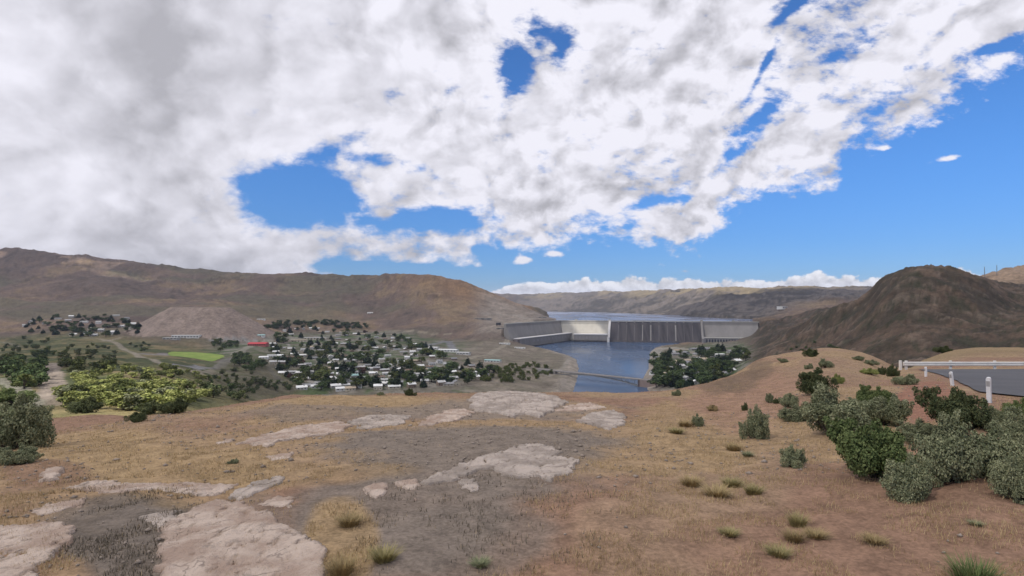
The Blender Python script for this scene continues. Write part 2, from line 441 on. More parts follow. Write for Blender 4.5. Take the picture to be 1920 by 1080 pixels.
# detail of the relief
GZ0 = GZ.copy()
hill = sstep(GT, 8.6, 9.6) * (1 - 0.35 * sstep(GT, 13.5, 15))
slope8 = sstep(GT, 6.0, 7.2) * (1 - sstep(GT, 8.2, 8.9))
big = fbm(GX / 520, GY / 520, 5, 3) - 0.5
rid = fbm(GX / 330 + big * 1.2, GY / 330, 6, 9, 0.52, True) - 0.55
GZ += hill * (np.minimum(GD, 4500) / 3000) * (big * 60 + rid * 42)
GZ += slope8 * (fbm(GX / 90, GY / 90, 5, 21, 0.55) - 0.5) * np.minimum(GD / 40, 16)
rockhill = sstep(GPX, 1380, 1480) * sstep(GT, 7.5, 8.5) * (1 - sstep(GT, 12.5, 13.5))
crag = fbm(GX / 62, GY / 62, 6, 31, 0.63, True) - 0.55
GZ += rockhill * (crag * 17 + (fbm(GX / 190, GY / 190, 4, 33, .5, True) - .55) * 34 - 15)
town_m = (1 - sstep(GT, 9.0, 9.5)) * sstep(GT, 7.3, 8)
far_m = sstep(GT, 12.6, 13.6) * sstep(GPX, 940, 1020)
GZ += far_m * (fbm(GX / 420, GY / 420, 6, 43, .55, True) - .55) * np.clip((GZ - 108) * .9, 0, 95)
GZ += town_m * (fbm(GX / 160, GY / 160, 3, 41) - 0.5) * 8
near = 1 - sstep(GT, 4.7, 5.8)
fgn = (fbm(GX / 5.5, GY / 5.5, 4, 51) - 0.5) * 0.55 + (fbm(GX / 1.1, GY / 1.1, 5, 52, 0.6) - 0.5) * 0.13
GZ += near * fgn * sstep(GD, 3, 8)
mid = sstep(GT, 4.6, 6) * (1 - sstep(GT, 7.0, 8))
GZ += mid * (fbm(GX / 40, GY / 40, 5, 61, 0.55) - 0.5) * 7
# parking lot: smooth sheet under the asphalt
LOT = [at(1722, 57), at(1758, 44), at(1792, 33), (19.2, 23), (18.5, 19.5), (22, 16.5), (60, 14), (95, 30), (95, 58.5), (58, 58.5)]
lot_d = sdist(GX, GY, LOT)


def lotz(x, y):
    """plane of the lot"""
    return ZC - (3.25 + (np.asarray(y) - 19.6) * 0.088)


k = sstep(lot_d, -4.5, -0.3)
k = k * (GT < 5.6)
GZ = GZ * (1 - k) + (lotz(GX, GY) - 0.02) * k
GZ = np.where((lot_d > -0.8) & (GT < 5.6), lotz(GX, GY) - 0.06, GZ)
# river bed with stony banks, lake bed
rd = sdist(GX, GY, RIVER)
bank = 6 + np.clip(-rd, 0, 60) * 0.33
carve = np.where(rd > 0, -3 - np.clip(rd, 0, 40) * 0.1, np.minimum(GZ, -2 + np.clip(-rd, 0, 400) * 0.45))
GZ = np.where(((rd > -90) & (GT > 6) & (GD < 3300)), np.minimum(GZ, carve), GZ)
low_shore = (GT > 6) & (rd < 0) & (GD < 3300) & (rd > -400) & (GD > 900)
GZ = np.where(low_shore, np.maximum(GZ, np.clip(-rd, 0, 24) * 0.35), GZ)
ld = sdist(GX, GY, LAKE)
GZ = np.where((ld > 0) & (GT > 8.5) & (GZ0 < 100), np.minimum(GZ, 96 - np.clip(100 - GZ0, 0, 20)), GZ)
GZ = np.where((GT > 9.6) & (GZ0 >= 100) & (GZ0 < 125) & (GPX > 930) & (GPX < 1400), np.maximum(GZ, GZ0 - 4), GZ)
# gravel pile on the far side of the valley: flat-topped mound
MT, MB_ = [at(318, 2150), at(338, 2300), at(425, 2300), at(432, 2140), at(400, 2090), at(345, 2090)], None
md = sdist(GX, GY, MT)
mz = 182 - np.clip(-md, 0, 500) * 0.62 + (fbm(GX / 30, GY / 30, 3, 71) - 0.5) * 2
MND = mz > GZ
GZ = np.maximum(GZ, np.where(GD < 3600, mz, -1e9))


def gidx(x, y):
    u = x / y * F + 960
    c = (u - PXL) / DPX
    r = (math.log(max(y, 1.5)) - math.log(1.5)) / (math.log(15000) - math.log(1.5)) * (NR - 1)
    return c, r


def ground(x, y):
    c, r = gidx(x, y)
    c = min(max(c, 0), NCF - 1.001)
    r = min(max(r, 0), NR - 1.001)
    i, j = int(c), int(r)
    a, b = c - i, r - j
    return (GZ[i, j] * (1 - a) + GZ[i + 1, j] * a) * (1 - b) + (GZ[i, j + 1] * (1 - a) + GZ[i + 1, j + 1] * a) * b


def ground_v(x, y):
    c = (x / y * F + 960 - PXL) / DPX
    r = (np.log(np.maximum(y, 1.5)) - math.log(1.5)) / (math.log(15000) - math.log(1.5)) * (NR - 1)
    c, r = np.clip(c, 0, NCF - 1.001), np.clip(r, 0, NR - 1.001)
    i, j = c.astype(int), r.astype(int)
    a, b = c - i, r - j
    return (GZ[i, j] * (1 - a) + GZ[i + 1, j] * a) * (1 - b) + (GZ[i, j + 1] * (1 - a) + GZ[i + 1, j + 1] * a) * b


GPY = HZ + F * (ZC - GZ[:NCF]) / RY[None, :]
HZN = np.minimum.accumulate(np.hstack([np.full((NCF, 1), 9999.0), GPY[:, :-1]]), axis=1)     # lowest row already covered


def brink(px, py, ymax=46.0):
    """the same, but kept on the hilltop"""
    while True:
        s_ = spot(px, py)
        if s_ and s_[1] < ymax:
            return s_
        py += 1


def spot(px, py, ymin=0.0):
    """the place on the ground that the photograph shows at this pixel"""
    i = int(round((px - PXL) / DPX))
    ok = np.where((GPY[i] <= py) & (RY > ymin))[0]
    if len(ok) == 0:
        return None
    j = ok[0]
    if j > 0 and GPY[i, j - 1] > py and GPY[i, j - 1] != GPY[i, j]:
        t = (GPY[i, j - 1] - py) / (GPY[i, j - 1] - GPY[i, j])
        Y = RY[j - 1] + t * (RY[j] - RY[j - 1])
    else:
        Y = RY[j]
    x = (px - 960) / F * Y
    return x, Y, ground(x, Y)


# ------------------------------------------------------------------ cover colours of the ground (what grows or lies there, and one sunlit flank painted in)
def C3(*c):
    return np.array(c, float)


def lerp(a, b, m):
    return a + (b - a) * m[..., None]


n1 = fbm(GX / 9, GY / 9, 5, 101, 0.55)
n2 = fbm(GX / 2.2, GY / 2.2, 5, 102, 0.6)
n3 = fbm(GX / 60, GY / 60, 5, 103, 0.55)
n4 = fbm(GX / 300, GY / 300, 6, 104, 0.58)
n5 = fbm(GX / 45 + n4 * 3, GY / 45, 5, 105, 0.6)
gold, dirt, gravel, tan = C3(.315, .22, .122), C3(.24, .148, .10), C3(.185, .152, .124), C3(.275, .187, .122)
col = np.broadcast_to(dirt, GX.shape + (3,)).copy()
col = lerp(col, tan, sstep(n1, .40, .62))
col = lerp(col, gold, sstep(n1 * .6 + n2 * .4, .50, .60) * .6)


def patch(px, py, rx, ry, rag=0.5):
    """a patch of ground cover centred where the photograph shows it"""
    s = brink(px, py, 90)
    a = brink(px, py + ry, 90)
    b = brink(px, py - ry, 90)
    x0, y0 = s[0], s[1]
    wx = rx / F * y0
    wy = max(abs(b[1] - a[1]) / 2, 0.3)
    dd = ((GX - x0 * GY / y0) / (wx * GY / y0)) ** 2 + ((GY - y0) / wy) ** 2
    dd = np.sqrt(dd) + (n2 - .5) * rag * 1.2 + (n1 - .5) * rag
    return sstep(dd, 1.15, .75) * (GD < 200)


for args, c_, a_ in [((900, 830, 330, 50), gravel, .95), ((760, 960, 210, 90), gravel, .9), ((880, 1010, 170, 70), gravel, .7), ((240, 1000, 130, 90), gravel * .85, 1), ((230, 960, 190, 45), gravel * .8, .8),
                     ((470, 985, 60, 90), gravel, .5), ((900, 770, 260, 22), gravel * 1.1, .8), ((600, 770, 150, 22), gravel, .6),
                     ((170, 840, 150, 40), gold, .9), ((330, 870, 220, 45), gold, .9), ((640, 752, 200, 12), gold, .9), ((640, 1010, 60, 90), gold, .9), ((1230, 1000, 160, 80), tan, .7),
                     ((560, 890, 240, 22), gold * .9, .6), ((1300, 800, 130, 60), gold * .95, .75), ((1340, 920, 150, 50), tan * .95, .8), ((1520, 1010, 240, 60), dirt, .7),
                     ((1560, 690, 110, 28), tan, .6), ((1400, 735, 110, 40), dirt * 1.15, .9), ((1730, 735, 60, 24), dirt * C3(1.05, .9, .9), 1), ((1690, 900, 200, 90), dirt * .95, .8), ((80, 890, 100, 30), dirt * .9, .8)]:
    col = lerp(col, np.broadcast_to(np.asarray(c_), col.shape), patch(*args) * a_)
humps = (GPX > 1670) * sstep(GT, 4.35, 4.7) * (1 - sstep(GT, 5.1, 5.5))
col = lerp(col, np.broadcast_to(C3(.27, .195, .11), col.shape) * (0.7 + .6 * n3[..., None]), humps)
for a_ in ((1385, 712, 40, 26), (1350, 722, 40, 12), (1425, 690, 26, 18)):
    col = lerp(col, np.broadcast_to(C3(.15, .105, .07), col.shape), patch(*a_) * .7)
# slopes just beyond the edge, valley sides
olive, scrub, pale = C3(.125, .118, .056), C3(.066, .076, .036), C3(.27, .23, .17)
c2_ = lerp(np.broadcast_to(olive, col.shape), np.broadcast_to(scrub, col.shape), sstep(n3, .40, .58))
c2_ = lerp(c2_, np.broadcast_to(C3(.20, .155, .085), col.shape), sstep(n5, .52, .66) * .8)
col = lerp(col, c2_, sstep(GT, 5.1, 6.2))
# valley floor
c3_ = lerp(np.broadcast_to(C3(.15, .135, .105), col.shape), np.broadcast_to(C3(.075, .105, .045), col.shape), sstep(n3, .42, .58))
c3_ = lerp(c3_, np.broadcast_to(C3(.23, .21, .18), col.shape), sstep(n5, .58, .64) * .8)
c3_ = c3_ * .95
vf = sstep(GT, 7.4, 8.1) * sstep(GPX, 360, 430)
col = lerp(col, c3_, vf)
nr_ = sstep(GPX, 830, 900) * (1 - sstep(GPX, 1085, 1110)) * sstep(GT, 7.4, 8.1)
col = lerp(col, np.broadcast_to(C3(.19, .16, .125), col.shape) * (.6 + .8 * n5[..., None]), nr_ * .85)
# hills
brown, brown2, darkb, straw = C3(.165, .120, .095), C3(.128, .097, .080), C3(.070, .057, .045), C3(.24, .175, .105)
c4_ = lerp(np.broadcast_to(brown2, col.shape), np.broadcast_to(brown, col.shape), sstep(n4, .38, .6))
c4_ = lerp(c4_, np.broadcast_to(darkb, col.shape), sstep(n5 * .6 + n3 * .4, .54, .68) * .8)
c4_ = lerp(c4_, np.broadcast_to(straw, col.shape), sstep(n4 * .7 + n5 * .3, .53, .66) * .65)
c4_ = lerp(c4_, np.broadcast_to(C3(.12, .11, .075), col.shape), sstep(fbm(GX / 700, GY / 380, 4, 106), .5, .62) * .7)
led = sstep(np.sin(GZ / 21.0 + n3 * 5), .80, .95) * sstep(n4, .46, .6) * sstep(GT, 10.5, 11.5)
c4_ = lerp(c4_, np.broadcast_to(darkb * .8, col.shape), led * .55)
hm_ = sstep(GT, 9.0, 9.6)
col = lerp(col, c4_, hm_)
# sunlight on the middle hill's flank, painted in as orange
flank = sstep(GPX, 700, 900) * (1 - sstep(GPX, 985, 1010)) * sstep(GT, 11.2, 12.4) * (1 - sstep(GT, 13.4, 14))
col = lerp(col, np.broadcast_to(C3(.25, .155, .085), col.shape) * (.75 + .5 * n5[..., None]), flank * .8)
# rocky hill on the right bank
rk = lerp(np.broadcast_to(C3(.078, .062, .044), col.shape), np.broadcast_to(C3(.135, .095, .068), col.shape), sstep(n5, .45, .62))
rk = lerp(rk, np.broadcast_to(C3(.26, .20, .155), col.shape), sstep(crag + .55, .70, .82) * .42)
rk = lerp(rk, np.broadcast_to(C3(.19, .13, .08), col.shape), sstep(n4, .53, .62) * .6)
rk = lerp(rk, np.broadcast_to(C3(.055, .055, .033), col.shape), sstep(fbm(GX / 28, GY / 28, 5, 107, .6), .56, .66) * .8)
rk = rk * .74
rk = lerp(rk, np.broadcast_to(C3(.27, .195, .135), col.shape) * (.7 + .6 * n5[..., None]), sstep(GPX, 1785, 1850) * sstep(GT, 10.6, 11.4))
col = lerp(col, rk, sstep(GPX, 1385, 1430) * sstep(GT, 6.4, 7.2) * (1 - sstep(GT, 12.4, 13.2)))
# far plateau beyond the lake
pl = lerp(np.broadcast_to(C3(.145, .125, .11), col.shape), np.broadcast_to(C3(.065, .06, .055), col.shape), sstep(n5 * .5 + fbm(GX / 500, GY / 500, 5, 111) * .5, .44, .56))
pl = lerp(pl, np.broadcast_to(C3(.26, .21, .13), col.shape), sstep(GT, 15.4, 15.95) * sstep(n4, .42, .55) * .9)
col = lerp(col, pl, sstep(GT, 13.2, 14.2) * sstep(GPX, 930, 1000))
# stone of the river banks and of the abutments
col = lerp(col, np.broadcast_to(C3(.27, .235, .195), col.shape) * (.7 + .6 * n5[..., None]), sstep(rd, -55, -22) * (GT > 6.5) * (GD < 3300) * (GD > 900))
abut = sstep(GPX, 870, 925) * (1 - sstep(GPX, 1040, 1060)) * sstep(GT, 9.3, 9.9) * (1 - sstep(GT, 12.3, 13.2))
col = lerp(col, np.broadcast_to(C3(.25, .215, .18), col.shape) * (.55 + .9 * n5[..., None]), abut * .85)
col = lerp(col, np.broadcast_to(C3(.235, .185, .155), col.shape) * (.93 + .14 * n5[..., None]), np.where(MND, 1.0, 0.0))


def track(pts, width, c_, amt=0.9):
    """a dirt road worn into the ground"""
    global col
    q = [spot(*p) for p in pts]
    q = [(a[0], a[1]) for a in q if a]
    d_ = dseg(GX, GY, q, False) + (n3 - .5) * width * .6
    col = lerp(col, np.broadcast_to(np.asarray(c_), col.shape), sstep(d_, width * .6, width * .35) * amt)


track([(112, 756), (104, 730), (98, 705), (92, 682)], 17, C3(.24, .20, .17))
track([(0, 712), (25, 722), (45, 745), (60, 758)], 12, C3(.22, .21, .17))
track([(0, 641), (24, 645), (34, 650)], 14, C3(.22, .20, .16), .7)
track([(108, 636), (170, 634), (215, 642), (250, 662), (290, 676), (335, 690), (400, 694)], 16, C3(.24, .21, .165))
track([(190, 640), (228, 632)], 14, C3(.24, .21, .165))
track([(505, 667), (505, 690), (518, 706), (545, 727)], 13, C3(.17, .165, .165))
track([(268, 664), (312, 663)], 34, C3(.22, .20, .20), .9)
track([(312, 682), (360, 689), (415, 684), (432, 672)], 26, C3(.21, .205, .21), .9)
track([(440, 664), (478, 645), (500, 641), (560, 634), (575, 632)], 26, C3(.25, .235, .19))
track([(395, 639), (450, 636), (480, 640)], 18, C3(.24, .235, .22))
for ln_ in ([(545, 727), (600, 716), (700, 708), (800, 697), (900, 690)], [(515, 690), (600, 682), (720, 676), (850, 678)], [(500, 660), (600, 655), (700, 655), (790, 660)], [(560, 640), (600, 660), (640, 690), (680, 722)], [(640, 640), (700, 668), (770, 705)], [(700, 640), (770, 660), (840, 694)], [(540, 645), (560, 680), (590, 722)]):
    track(ln_, 11, C3(.26, .245, .22), .9)
track([(640, 624), (700, 622), (780, 621), (850, 626)], 16, C3(.26, .22, .17), .8)
track([(760, 651), (800, 648), (840, 640), (850, 655)], 34, C3(.17, .17, .18))
track([(880, 672), (918, 664), (950, 640), (960, 625)], 20, C3(.26, .23, .18), .8)
track([(985, 690), (1030, 705), (1055, 690), (1068, 672)], 18, C3(.26, .235, .2), .7)
track([(1228, 668), (1232, 655), (1262, 652), (1285, 655)], 50, C3(.27, .25, .21), .9)
track([(900, 588), (950, 590), (1000, 597)], 26, C3(.27, .245, .21), .8)
th_ = sstep(GT, 5.0, 5.5) * (1 - sstep(GT, 6.4, 7.0)) * sstep(GPX, 60, 120) * (1 - sstep(GPX, 380, 430))
col = lerp(col, np.broadcast_to(C3(.25, .21, .10), col.shape) * (.6 + .8 * n3[..., None]), th_ * .8)
# scrub slope between the thicket and the town
dk = sstep(GT, 5.3, 6.4) * (1 - sstep(GT, 8.4, 8.9)) * (1 - sstep(np.abs(GPX - 480), 60, 110))
col = lerp(col, np.broadcast_to(C3(.10, .088, .05), col.shape) * (.6 + .8 * n3[..., None]), dk * .7)
# mottling that belongs to the ground itself
mott = .86 + .28 * (fbm(GX / .4, GY / .4, 4, 108, .6) * near + fbm(GX / 14, GY / 14, 5, 109, .62) * (1 - near))
col = np.clip(col * mott[..., None], .01, .9)


# ------------------------------------------------------------------ materials
def mat(name, base=None, rough=0.9, spec=0.3):
    m_ = bpy.data.materials.new(name)
    m_.use_nodes = True
    b_ = m_.node_tree.nodes['Principled BSDF']
    b_.inputs['Roughness'].default_value = rough
    b_.inputs['Specular IOR Level'].default_value = spec
    if base:
        b_.inputs['Base Color'].default_value = (*base, 1)
    return m_, NT(m_.node_tree), b_


def vary(name, base, rough=0.85, scale=1.0, amt=0.3, bump=0.0, bscale=None, spec=0.25, objrand=0.0, stretch=(1, 1, 1), base2=None, bdist=0.05, detail=6):
    """a plain surface with its own mottling and roughness"""
    m_, q, b_ = mat(name, base, rough, spec)
    t_ = q.n('ShaderNodeTexCoord').outputs['Object']
    tv = q.vm('MULTIPLY', t_, stretch)
    nn = q.noise(tv, scale, detail, 0.6)
    if base2:
        c = q.mix(q.ss(nn, .38, .62), base, base2)
    else:
        c = q.vm('SCALE', base, q.m('ADD', 1 - amt, q.m('MULTIPLY', nn, 2 * amt)))
    if objrand:
        oi = q.n('ShaderNodeObjectInfo').outputs['Random']
        c = q.vm('SCALE', c, q.m('ADD', 1 - objrand, q.m('MULTIPLY', oi, 2 * objrand)))
    q.put(b_.inputs['Base Color'], c)
    if bump:
        bp = q.n('ShaderNodeBump')
        bp.inputs['Strength'].default_value = bump
        bp.inputs['Distance'].default_value = bdist
        q.put(bp.inputs['Height'], q.noise(tv, bscale or scale * 4, 6, .65))
        q.put(b_.inputs['Normal'], bp.outputs[0])
    return m_


M = {}
gm, q, b_ = mat('ground_cover', None, 0.95, 0.1)
at_ = q.n('ShaderNodeAttribute', attribute_name='cover')
geo = q.n('ShaderNodeNewGeometry').outputs['Position']
lp = q.vm('LENGTH', q.vm('SUBTRACT', geo, (0, 0, ZC)))
ln = [nd for nd in q.t.nodes if nd.type == 'VECT_MATH' and nd.operation == 'LENGTH'][0].outputs['Value']
fine = q.m('ADD', q.m('MULTIPLY', q.noise(geo, 14, 6, .7), .55), q.m('MULTIPLY', q.noise(geo, 2.3, 6, .65), .45))
farn = q.m('ADD', q.m('MULTIPLY', q.noise(geo, .11, 6, .7), .55), q.m('MULTIPLY', q.noise(geo, .02, 6, .7), .45))
isfar = q.ss(geo, 0, 1)
fz = q.n('ShaderNodeSeparateXYZ')
q.put(fz.inputs[0], geo)
far_f = q.ss(fz.outputs[1], 60, 250)
nmix = q.m('ADD', q.m('MULTIPLY', fine, q.m('SUBTRACT', 1.0, far_f)), q.m('MULTIPLY', farn, far_f))
cc = q.vm('SCALE', at_.outputs['Color'], q.ss(nmix, .30, .70, .55, 1.45))
q.put(b_.inputs['Base Color'], cc)
bp = q.n('ShaderNodeBump')
bp.inputs['Strength'].default_value = .7
bp.inputs['Distance'].default_value = .05
q.put(bp.inputs['Height'], fine)
bp2 = q.n('ShaderNodeBump')
bp2.inputs['Strength'].default_value = .75
q.put(bp2.inputs['Distance'], q.m('MULTIPLY', far_f, 9.0))
q.put(bp2.inputs['Height'], farn)
q.put(bp2.inputs['Normal'], bp.outputs[0])
q.put(b_.inputs['Normal'], bp2.outputs[0])
M['ground'] = gm


def mesh_np(name, V_, Q_, mats=None, smooth=False, tri=False, midx=None):
    me = bpy.data.meshes.new(name)
    V_ = np.asarray(V_, np.float32)
    Q_ = np.asarray(Q_, np.int32)
    n, kk = len(Q_), Q_.shape[1]
    me.vertices.add(len(V_))
    me.vertices.foreach_set('co', V_.ravel())
    me.loops.add(n * kk)
    me.loops.foreach_set('vertex_index', Q_.ravel())
    me.polygons.add(n)
    me.polygons.foreach_set('loop_start', np.arange(0, n * kk, kk, dtype=np.int32))
    if smooth:
        me.polygons.foreach_set('use_smooth', np.ones(n, bool))
    for m_ in (mats or []):
        me.materials.append(m_)
    if midx is not None:
        me.polygons.foreach_set('material_index', np.asarray(midx, np.int32))
    me.update(calc_edges=True)
    return me


def link(name, me, parent=None, loc=None):
    o = bpy.data.objects.new(name, me)
    COL.objects.link(o)
    if parent is not None:
        o.parent = parent
    if loc is not None:
        o.location = loc
    return o


def tag(o, label=None, cat=None, group=None, kind=None):
    if label:
        o['label'] = label
    if cat:
        o['category'] = cat
    if group:
        o['group'] = group
    if kind:
        o['kind'] = kind
    return o


def thing(name, label, cat, loc=(0, 0, 0), group=None):
    o = link(name, None, None, loc)
    return tag(o, label, cat, group)


# the ground, split where the kind of land changes
idx = np.arange(NC * NR).reshape(NC, NR)
nx = np.roll(idx, -1, axis=0)
quads = np.stack([idx[:, :-1], nx[:, :-1], nx[:, 1:], idx[:, 1:]], -1).reshape(-1, 4)
tq = GT[:, :-1].reshape(-1)
mq = MND[:, :-1].reshape(-1)
pq = GPX[:, :-1].reshape(-1)
cls = np.where(tq < 5.0, 0, np.where(tq < 9.05, 1, np.where((tq > 13.6) & (pq > 940), 3, 2)))
cls = np.where((tq < 9.05) & (tq > 6.6) & (pq > 1430), 2, cls)
cls = np.where(mq, 4, cls)
VV = np.stack([GX, GY, GZ], -1).reshape(-1, 3)
CC = np.concatenate([col, np.ones(col.shape[:2] + (1,))], -1).reshape(-1, 4)
for k_, nm, lab, cat in [(0, 'ground', 'dry grass, red dirt and gravel of the near hilltop', 'ground'), (1, 'valley', 'valley floor and lower slopes with scrub below the hilltop', 'valley'),
                         (2, 'hill', 'brown dry hills round the valley', 'hill'), (3, 'plateau', 'far flat-topped plateau beyond the lake', 'plateau'), (4, 'gravel_mound', 'flat-topped grey brown gravel mound behind the green field', 'mound')]:
    qq = quads[cls == k_]
    used, inv = np.unique(qq, return_inverse=True)
    me = mesh_np(nm, VV[used], inv.reshape(-1, 4), [gm], True)
    a_ = me.color_attributes.new('cover', 'FLOAT_COLOR', 'POINT')
    a_.data.foreach_set('color', CC[used].astype(np.float32).ravel())
    tag(link(nm, me), lab, cat, None, 'structure')
# ------------------------------------------------------------------ water
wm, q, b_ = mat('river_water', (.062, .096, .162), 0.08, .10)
b_.inputs['IOR'].default_value = 1.15
t_ = q.n('ShaderNodeTexCoord').outputs['Object']
bp = q.n('ShaderNodeBump')
bp.inputs['Strength'].default_value = .35
bp.inputs['Distance'].default_value = .5
q.put(bp.inputs['Height'], q.m('ADD', q.noise(t_, .12, 5, .6), q.m('MULTIPLY', q.noise(t_, .02, 3, .5), 2.0)))
q.put(b_.inputs['Normal'], bp.outputs[0])
q.put(b_.inputs['Roughness'], q.ss(q.noise(q.vm('MULTIPLY', t_, (1, .35, 1)), .006, 4), .4, .6, .10, .28))
M['water'] = wm


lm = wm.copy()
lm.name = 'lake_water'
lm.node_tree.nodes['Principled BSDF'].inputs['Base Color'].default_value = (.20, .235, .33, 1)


def flat_poly(name, pts, z, m_, label, cat, kind='structure'):
    me = bpy.data.meshes.new(name)
    me.from_pydata([(x, y, z) for x, y in pts], [], [tuple(range(len(pts)))])
    me.materials.append(m_)
    o = link(name, me)
    return tag(o, label, cat, None, kind)


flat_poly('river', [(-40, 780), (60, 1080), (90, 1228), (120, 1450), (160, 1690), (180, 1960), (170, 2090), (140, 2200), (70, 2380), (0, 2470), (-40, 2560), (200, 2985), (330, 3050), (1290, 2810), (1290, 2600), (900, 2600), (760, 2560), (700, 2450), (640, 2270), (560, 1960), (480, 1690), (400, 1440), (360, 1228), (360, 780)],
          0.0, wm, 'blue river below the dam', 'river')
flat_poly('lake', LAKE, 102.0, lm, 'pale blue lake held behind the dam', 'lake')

# ------------------------------------------------------------------ solid building helper
class MB:
    def __init__(self):
        self.v, self.f = [], []
    def box(self, x0, x1, y0, y1, z0, z1, T=None):
        b = len(self.v)
        P = [(x, y, z) for z in (z0, z1) for y in (y0, y1) for x in (x0, x1)]
        self.v += [T(p) for p in P] if T else P
        self.f += [(b, b + 2, b + 3, b + 1), (b + 4, b + 5, b + 7, b + 6), (b, b + 1, b + 5, b + 4), (b + 1, b + 3, b + 7, b + 5), (b + 3, b + 2, b + 6, b + 7), (b + 2, b, b + 4, b + 6)]
        return self
    def prism(self, prof, x0, x1, T=None):
        """profile of (y, z) points, swept along x"""
        b, n = len(self.v), len(prof)
        P = [(x, y, z) for x in (x0, x1) for y, z in prof]
        self.v += [T(p) for p in P] if T else P
        self.f += [(b + i, b + (i + 1) % n, b + n + (i + 1) % n, b + n + i) for i in range(n)]
        self.f += [tuple(b + i for i in range(n))[::-1], tuple(b + n + i for i in range(n))]
        return self
    def bar(self, p, q, w=.1, h=None):
        p, q = Vector(p), Vector(q)
        d = (q - p).normalized()
        s = d.cross(Vector((0, 0, 1)))
        if s.length < 1e-3:
            s = Vector((1, 0, 0))
        s.normalize()
        u = s.cross(d)
        h = h or w
        b = len(self.v)
        for c in (p, q):
            for i, j in ((-1, -1), (1, -1), (1, 1), (-1, 1)):
                self.v.append(tuple(c + s * (w / 2 * i) + u * (h / 2 * j)))
        self.f += [(b, b + 1, b + 5, b + 4), (b + 1, b + 2, b + 6, b + 5), (b + 2, b + 3, b + 7, b + 6), (b + 3, b, b + 4, b + 7), (b + 3, b + 2, b + 1, b), (b + 4, b + 5, b + 6, b + 7)]
        return self
    def tube(self, pts, radii, n=7):
        b = len(self.v)
        k = len(pts)
        for i, (p, r) in enumerate(zip(pts, radii)):
            p = Vector(p)
            d = (Vector(pts[min(i + 1, k - 1)]) - Vector(pts[max(i - 1, 0)])).normalized()
            s = d.cross(Vector((0.3, 1, 0.1))).normalized()
            u = s.cross(d)
            for j in range(n):
                a = 2 * math.pi * j / n
                self.v.append(tuple(p + s * (r * math.cos(a)) + u * (r * math.sin(a))))
        for i in range(k - 1):
            for j in range(n):
                self.f.append((b + i * n + j, b + i * n + (j + 1) % n, b + (i + 1) * n + (j + 1) % n, b + (i + 1) * n + j))
        self.f.append(tuple(b + (k - 1) * n + j for j in range(n)))
        self.f.append(tuple(b + j for j in range(n))[::-1])
        return self
    def mesh(self, name, m_, smooth=False):
        me = bpy.data.meshes.new(name)
        me.from_pydata(self.v, [], self.f)
        me.validate()
        if m_:
            me.materials.append(m_)
        if smooth:
            for p in me.polygons:
                p.use_smooth = True
        me.update()
        return me
    def build(self, name, m_, parent=None, smooth=False, loc=None):
        return link(name, self.mesh(name, m_, smooth), parent, loc)


M['conc'] = vary('old_concrete', (.235, .222, .21), .9, .03, .35, .3, .4, stretch=(1, 1, .25))
M['conc_light'] = vary('pale_concrete', (.36, .345, .31), .9, .05, .25, .2, .4, stretch=(1, 1, .2))
M['conc_dark'] = vary('wet_stained_concrete', (.044, .040, .044), .8, .06, .45, .2, .5, stretch=(1, .1, .06), base2=(.078, .070, .072))
M['conc_sunlit'] = vary('sunlit_concrete', (.62, .60, .58), .9, .08, .12, .1, .5)  # white tone paints in the sunlight on training wall and roof edges
M['win'] = vary('dark_window_glass', (.03, .035, .045), .2, .3, .3, spec=.6)
M['steel'] = vary('painted_grey_steel', (.20, .20, .20), .6, .1, .3)

# ------------------------------------------------------------------ the dam
dam = thing('dam', 'long grey concrete gravity dam across the river with a dark spillway in the middle', 'dam', (0, 0, 0))
OG = [(2996, -6), (2996, 99), (2990, 101), (2984, 100), (2977, 96), (2968, 87), (2955, 71), (2935, 45), (2917, 22), (2906, 9), (2898, 2), (2893, -6)]
MB().prism(OG, 507, 961, dt).build('spillway', M['conc_dark'], dam, False)
NOF = [(2996, -6), (2996, 103.5), (2984, 103.5), (2984, 88), (2930, 8), (2930, -6)]
MB().prism(NOF, 225, 496, dt).build('abutment_wall', M['conc_light'], dam)
MB().prism(NOF, 971, 1236, dt).build('abutment_wall', M['conc'], dam)
# crest road on piers over the spillway, parapets
MB().box(215, 1240, 2983, 2997, 103.6, 106.4, dt).build('crest_road', M['conc'], dam)
MB().box(215, 1240, 2982.2, 2983, 103.4, 108.2, dt).build('parapet', M['conc_light'], dam)
MB().box(215, 1240, 2997, 2997.8, 103.4, 108.2, dt).build('parapet', M['conc'], dam)
for i in range(10):
    x = 507 + 454 * (i + 1) / 11
    MB().prism([(2994, 95), (2994, 103.5), (2983, 103.5), (2978, 94), (2982, 93)], x - 2.4, x + 2.4, dt).build('pier', M['conc'], dam)
    # pale run of worn concrete down the face below the pier
    k = [1.6, 1.2, 1.3, 2.4, 3.4, 1.6, 1.2, 3.2, .9, 1.2][i]
    MB().prism([(a - .35, b + .1) for a, b in OG[5:10]] + [(a + 1.5, b - .8) for a, b in OG[5:10]][::-1], x - k, x + k, dt).build('face_rib', M['conc'] if k > 2.2 else vary('rib_concrete', (.16, .15, .15), .9, .05, .3), dam)
for x0, x1, m_ in ((496, 507, M['conc_sunlit']), (961, 971, M['conc'])):
    MB().prism([(2996, -6), (2996, 109), (2982, 109), (2974, 98), (2950, 76), (2915, 36), (2885, 24), (2868, 24), (2868, -6)], x0, x1, dt).build('training_wall', m_, dam)
# forebay wing that turns towards the viewer
A_, B_ = Vector(dt((232, 2988))), Vector((-30, 2520))
ux = (B_ - A_).normalized()
uy = Vector((ux.y, -ux.x)) * -1      # towards the river
if uy.x < 0:
    uy = -uy
L_ = (B_ - A_).length


def wing(p):
    a = A_ + ux * p[0] + uy * p[1]
    return (a.x, a.y, p[2])


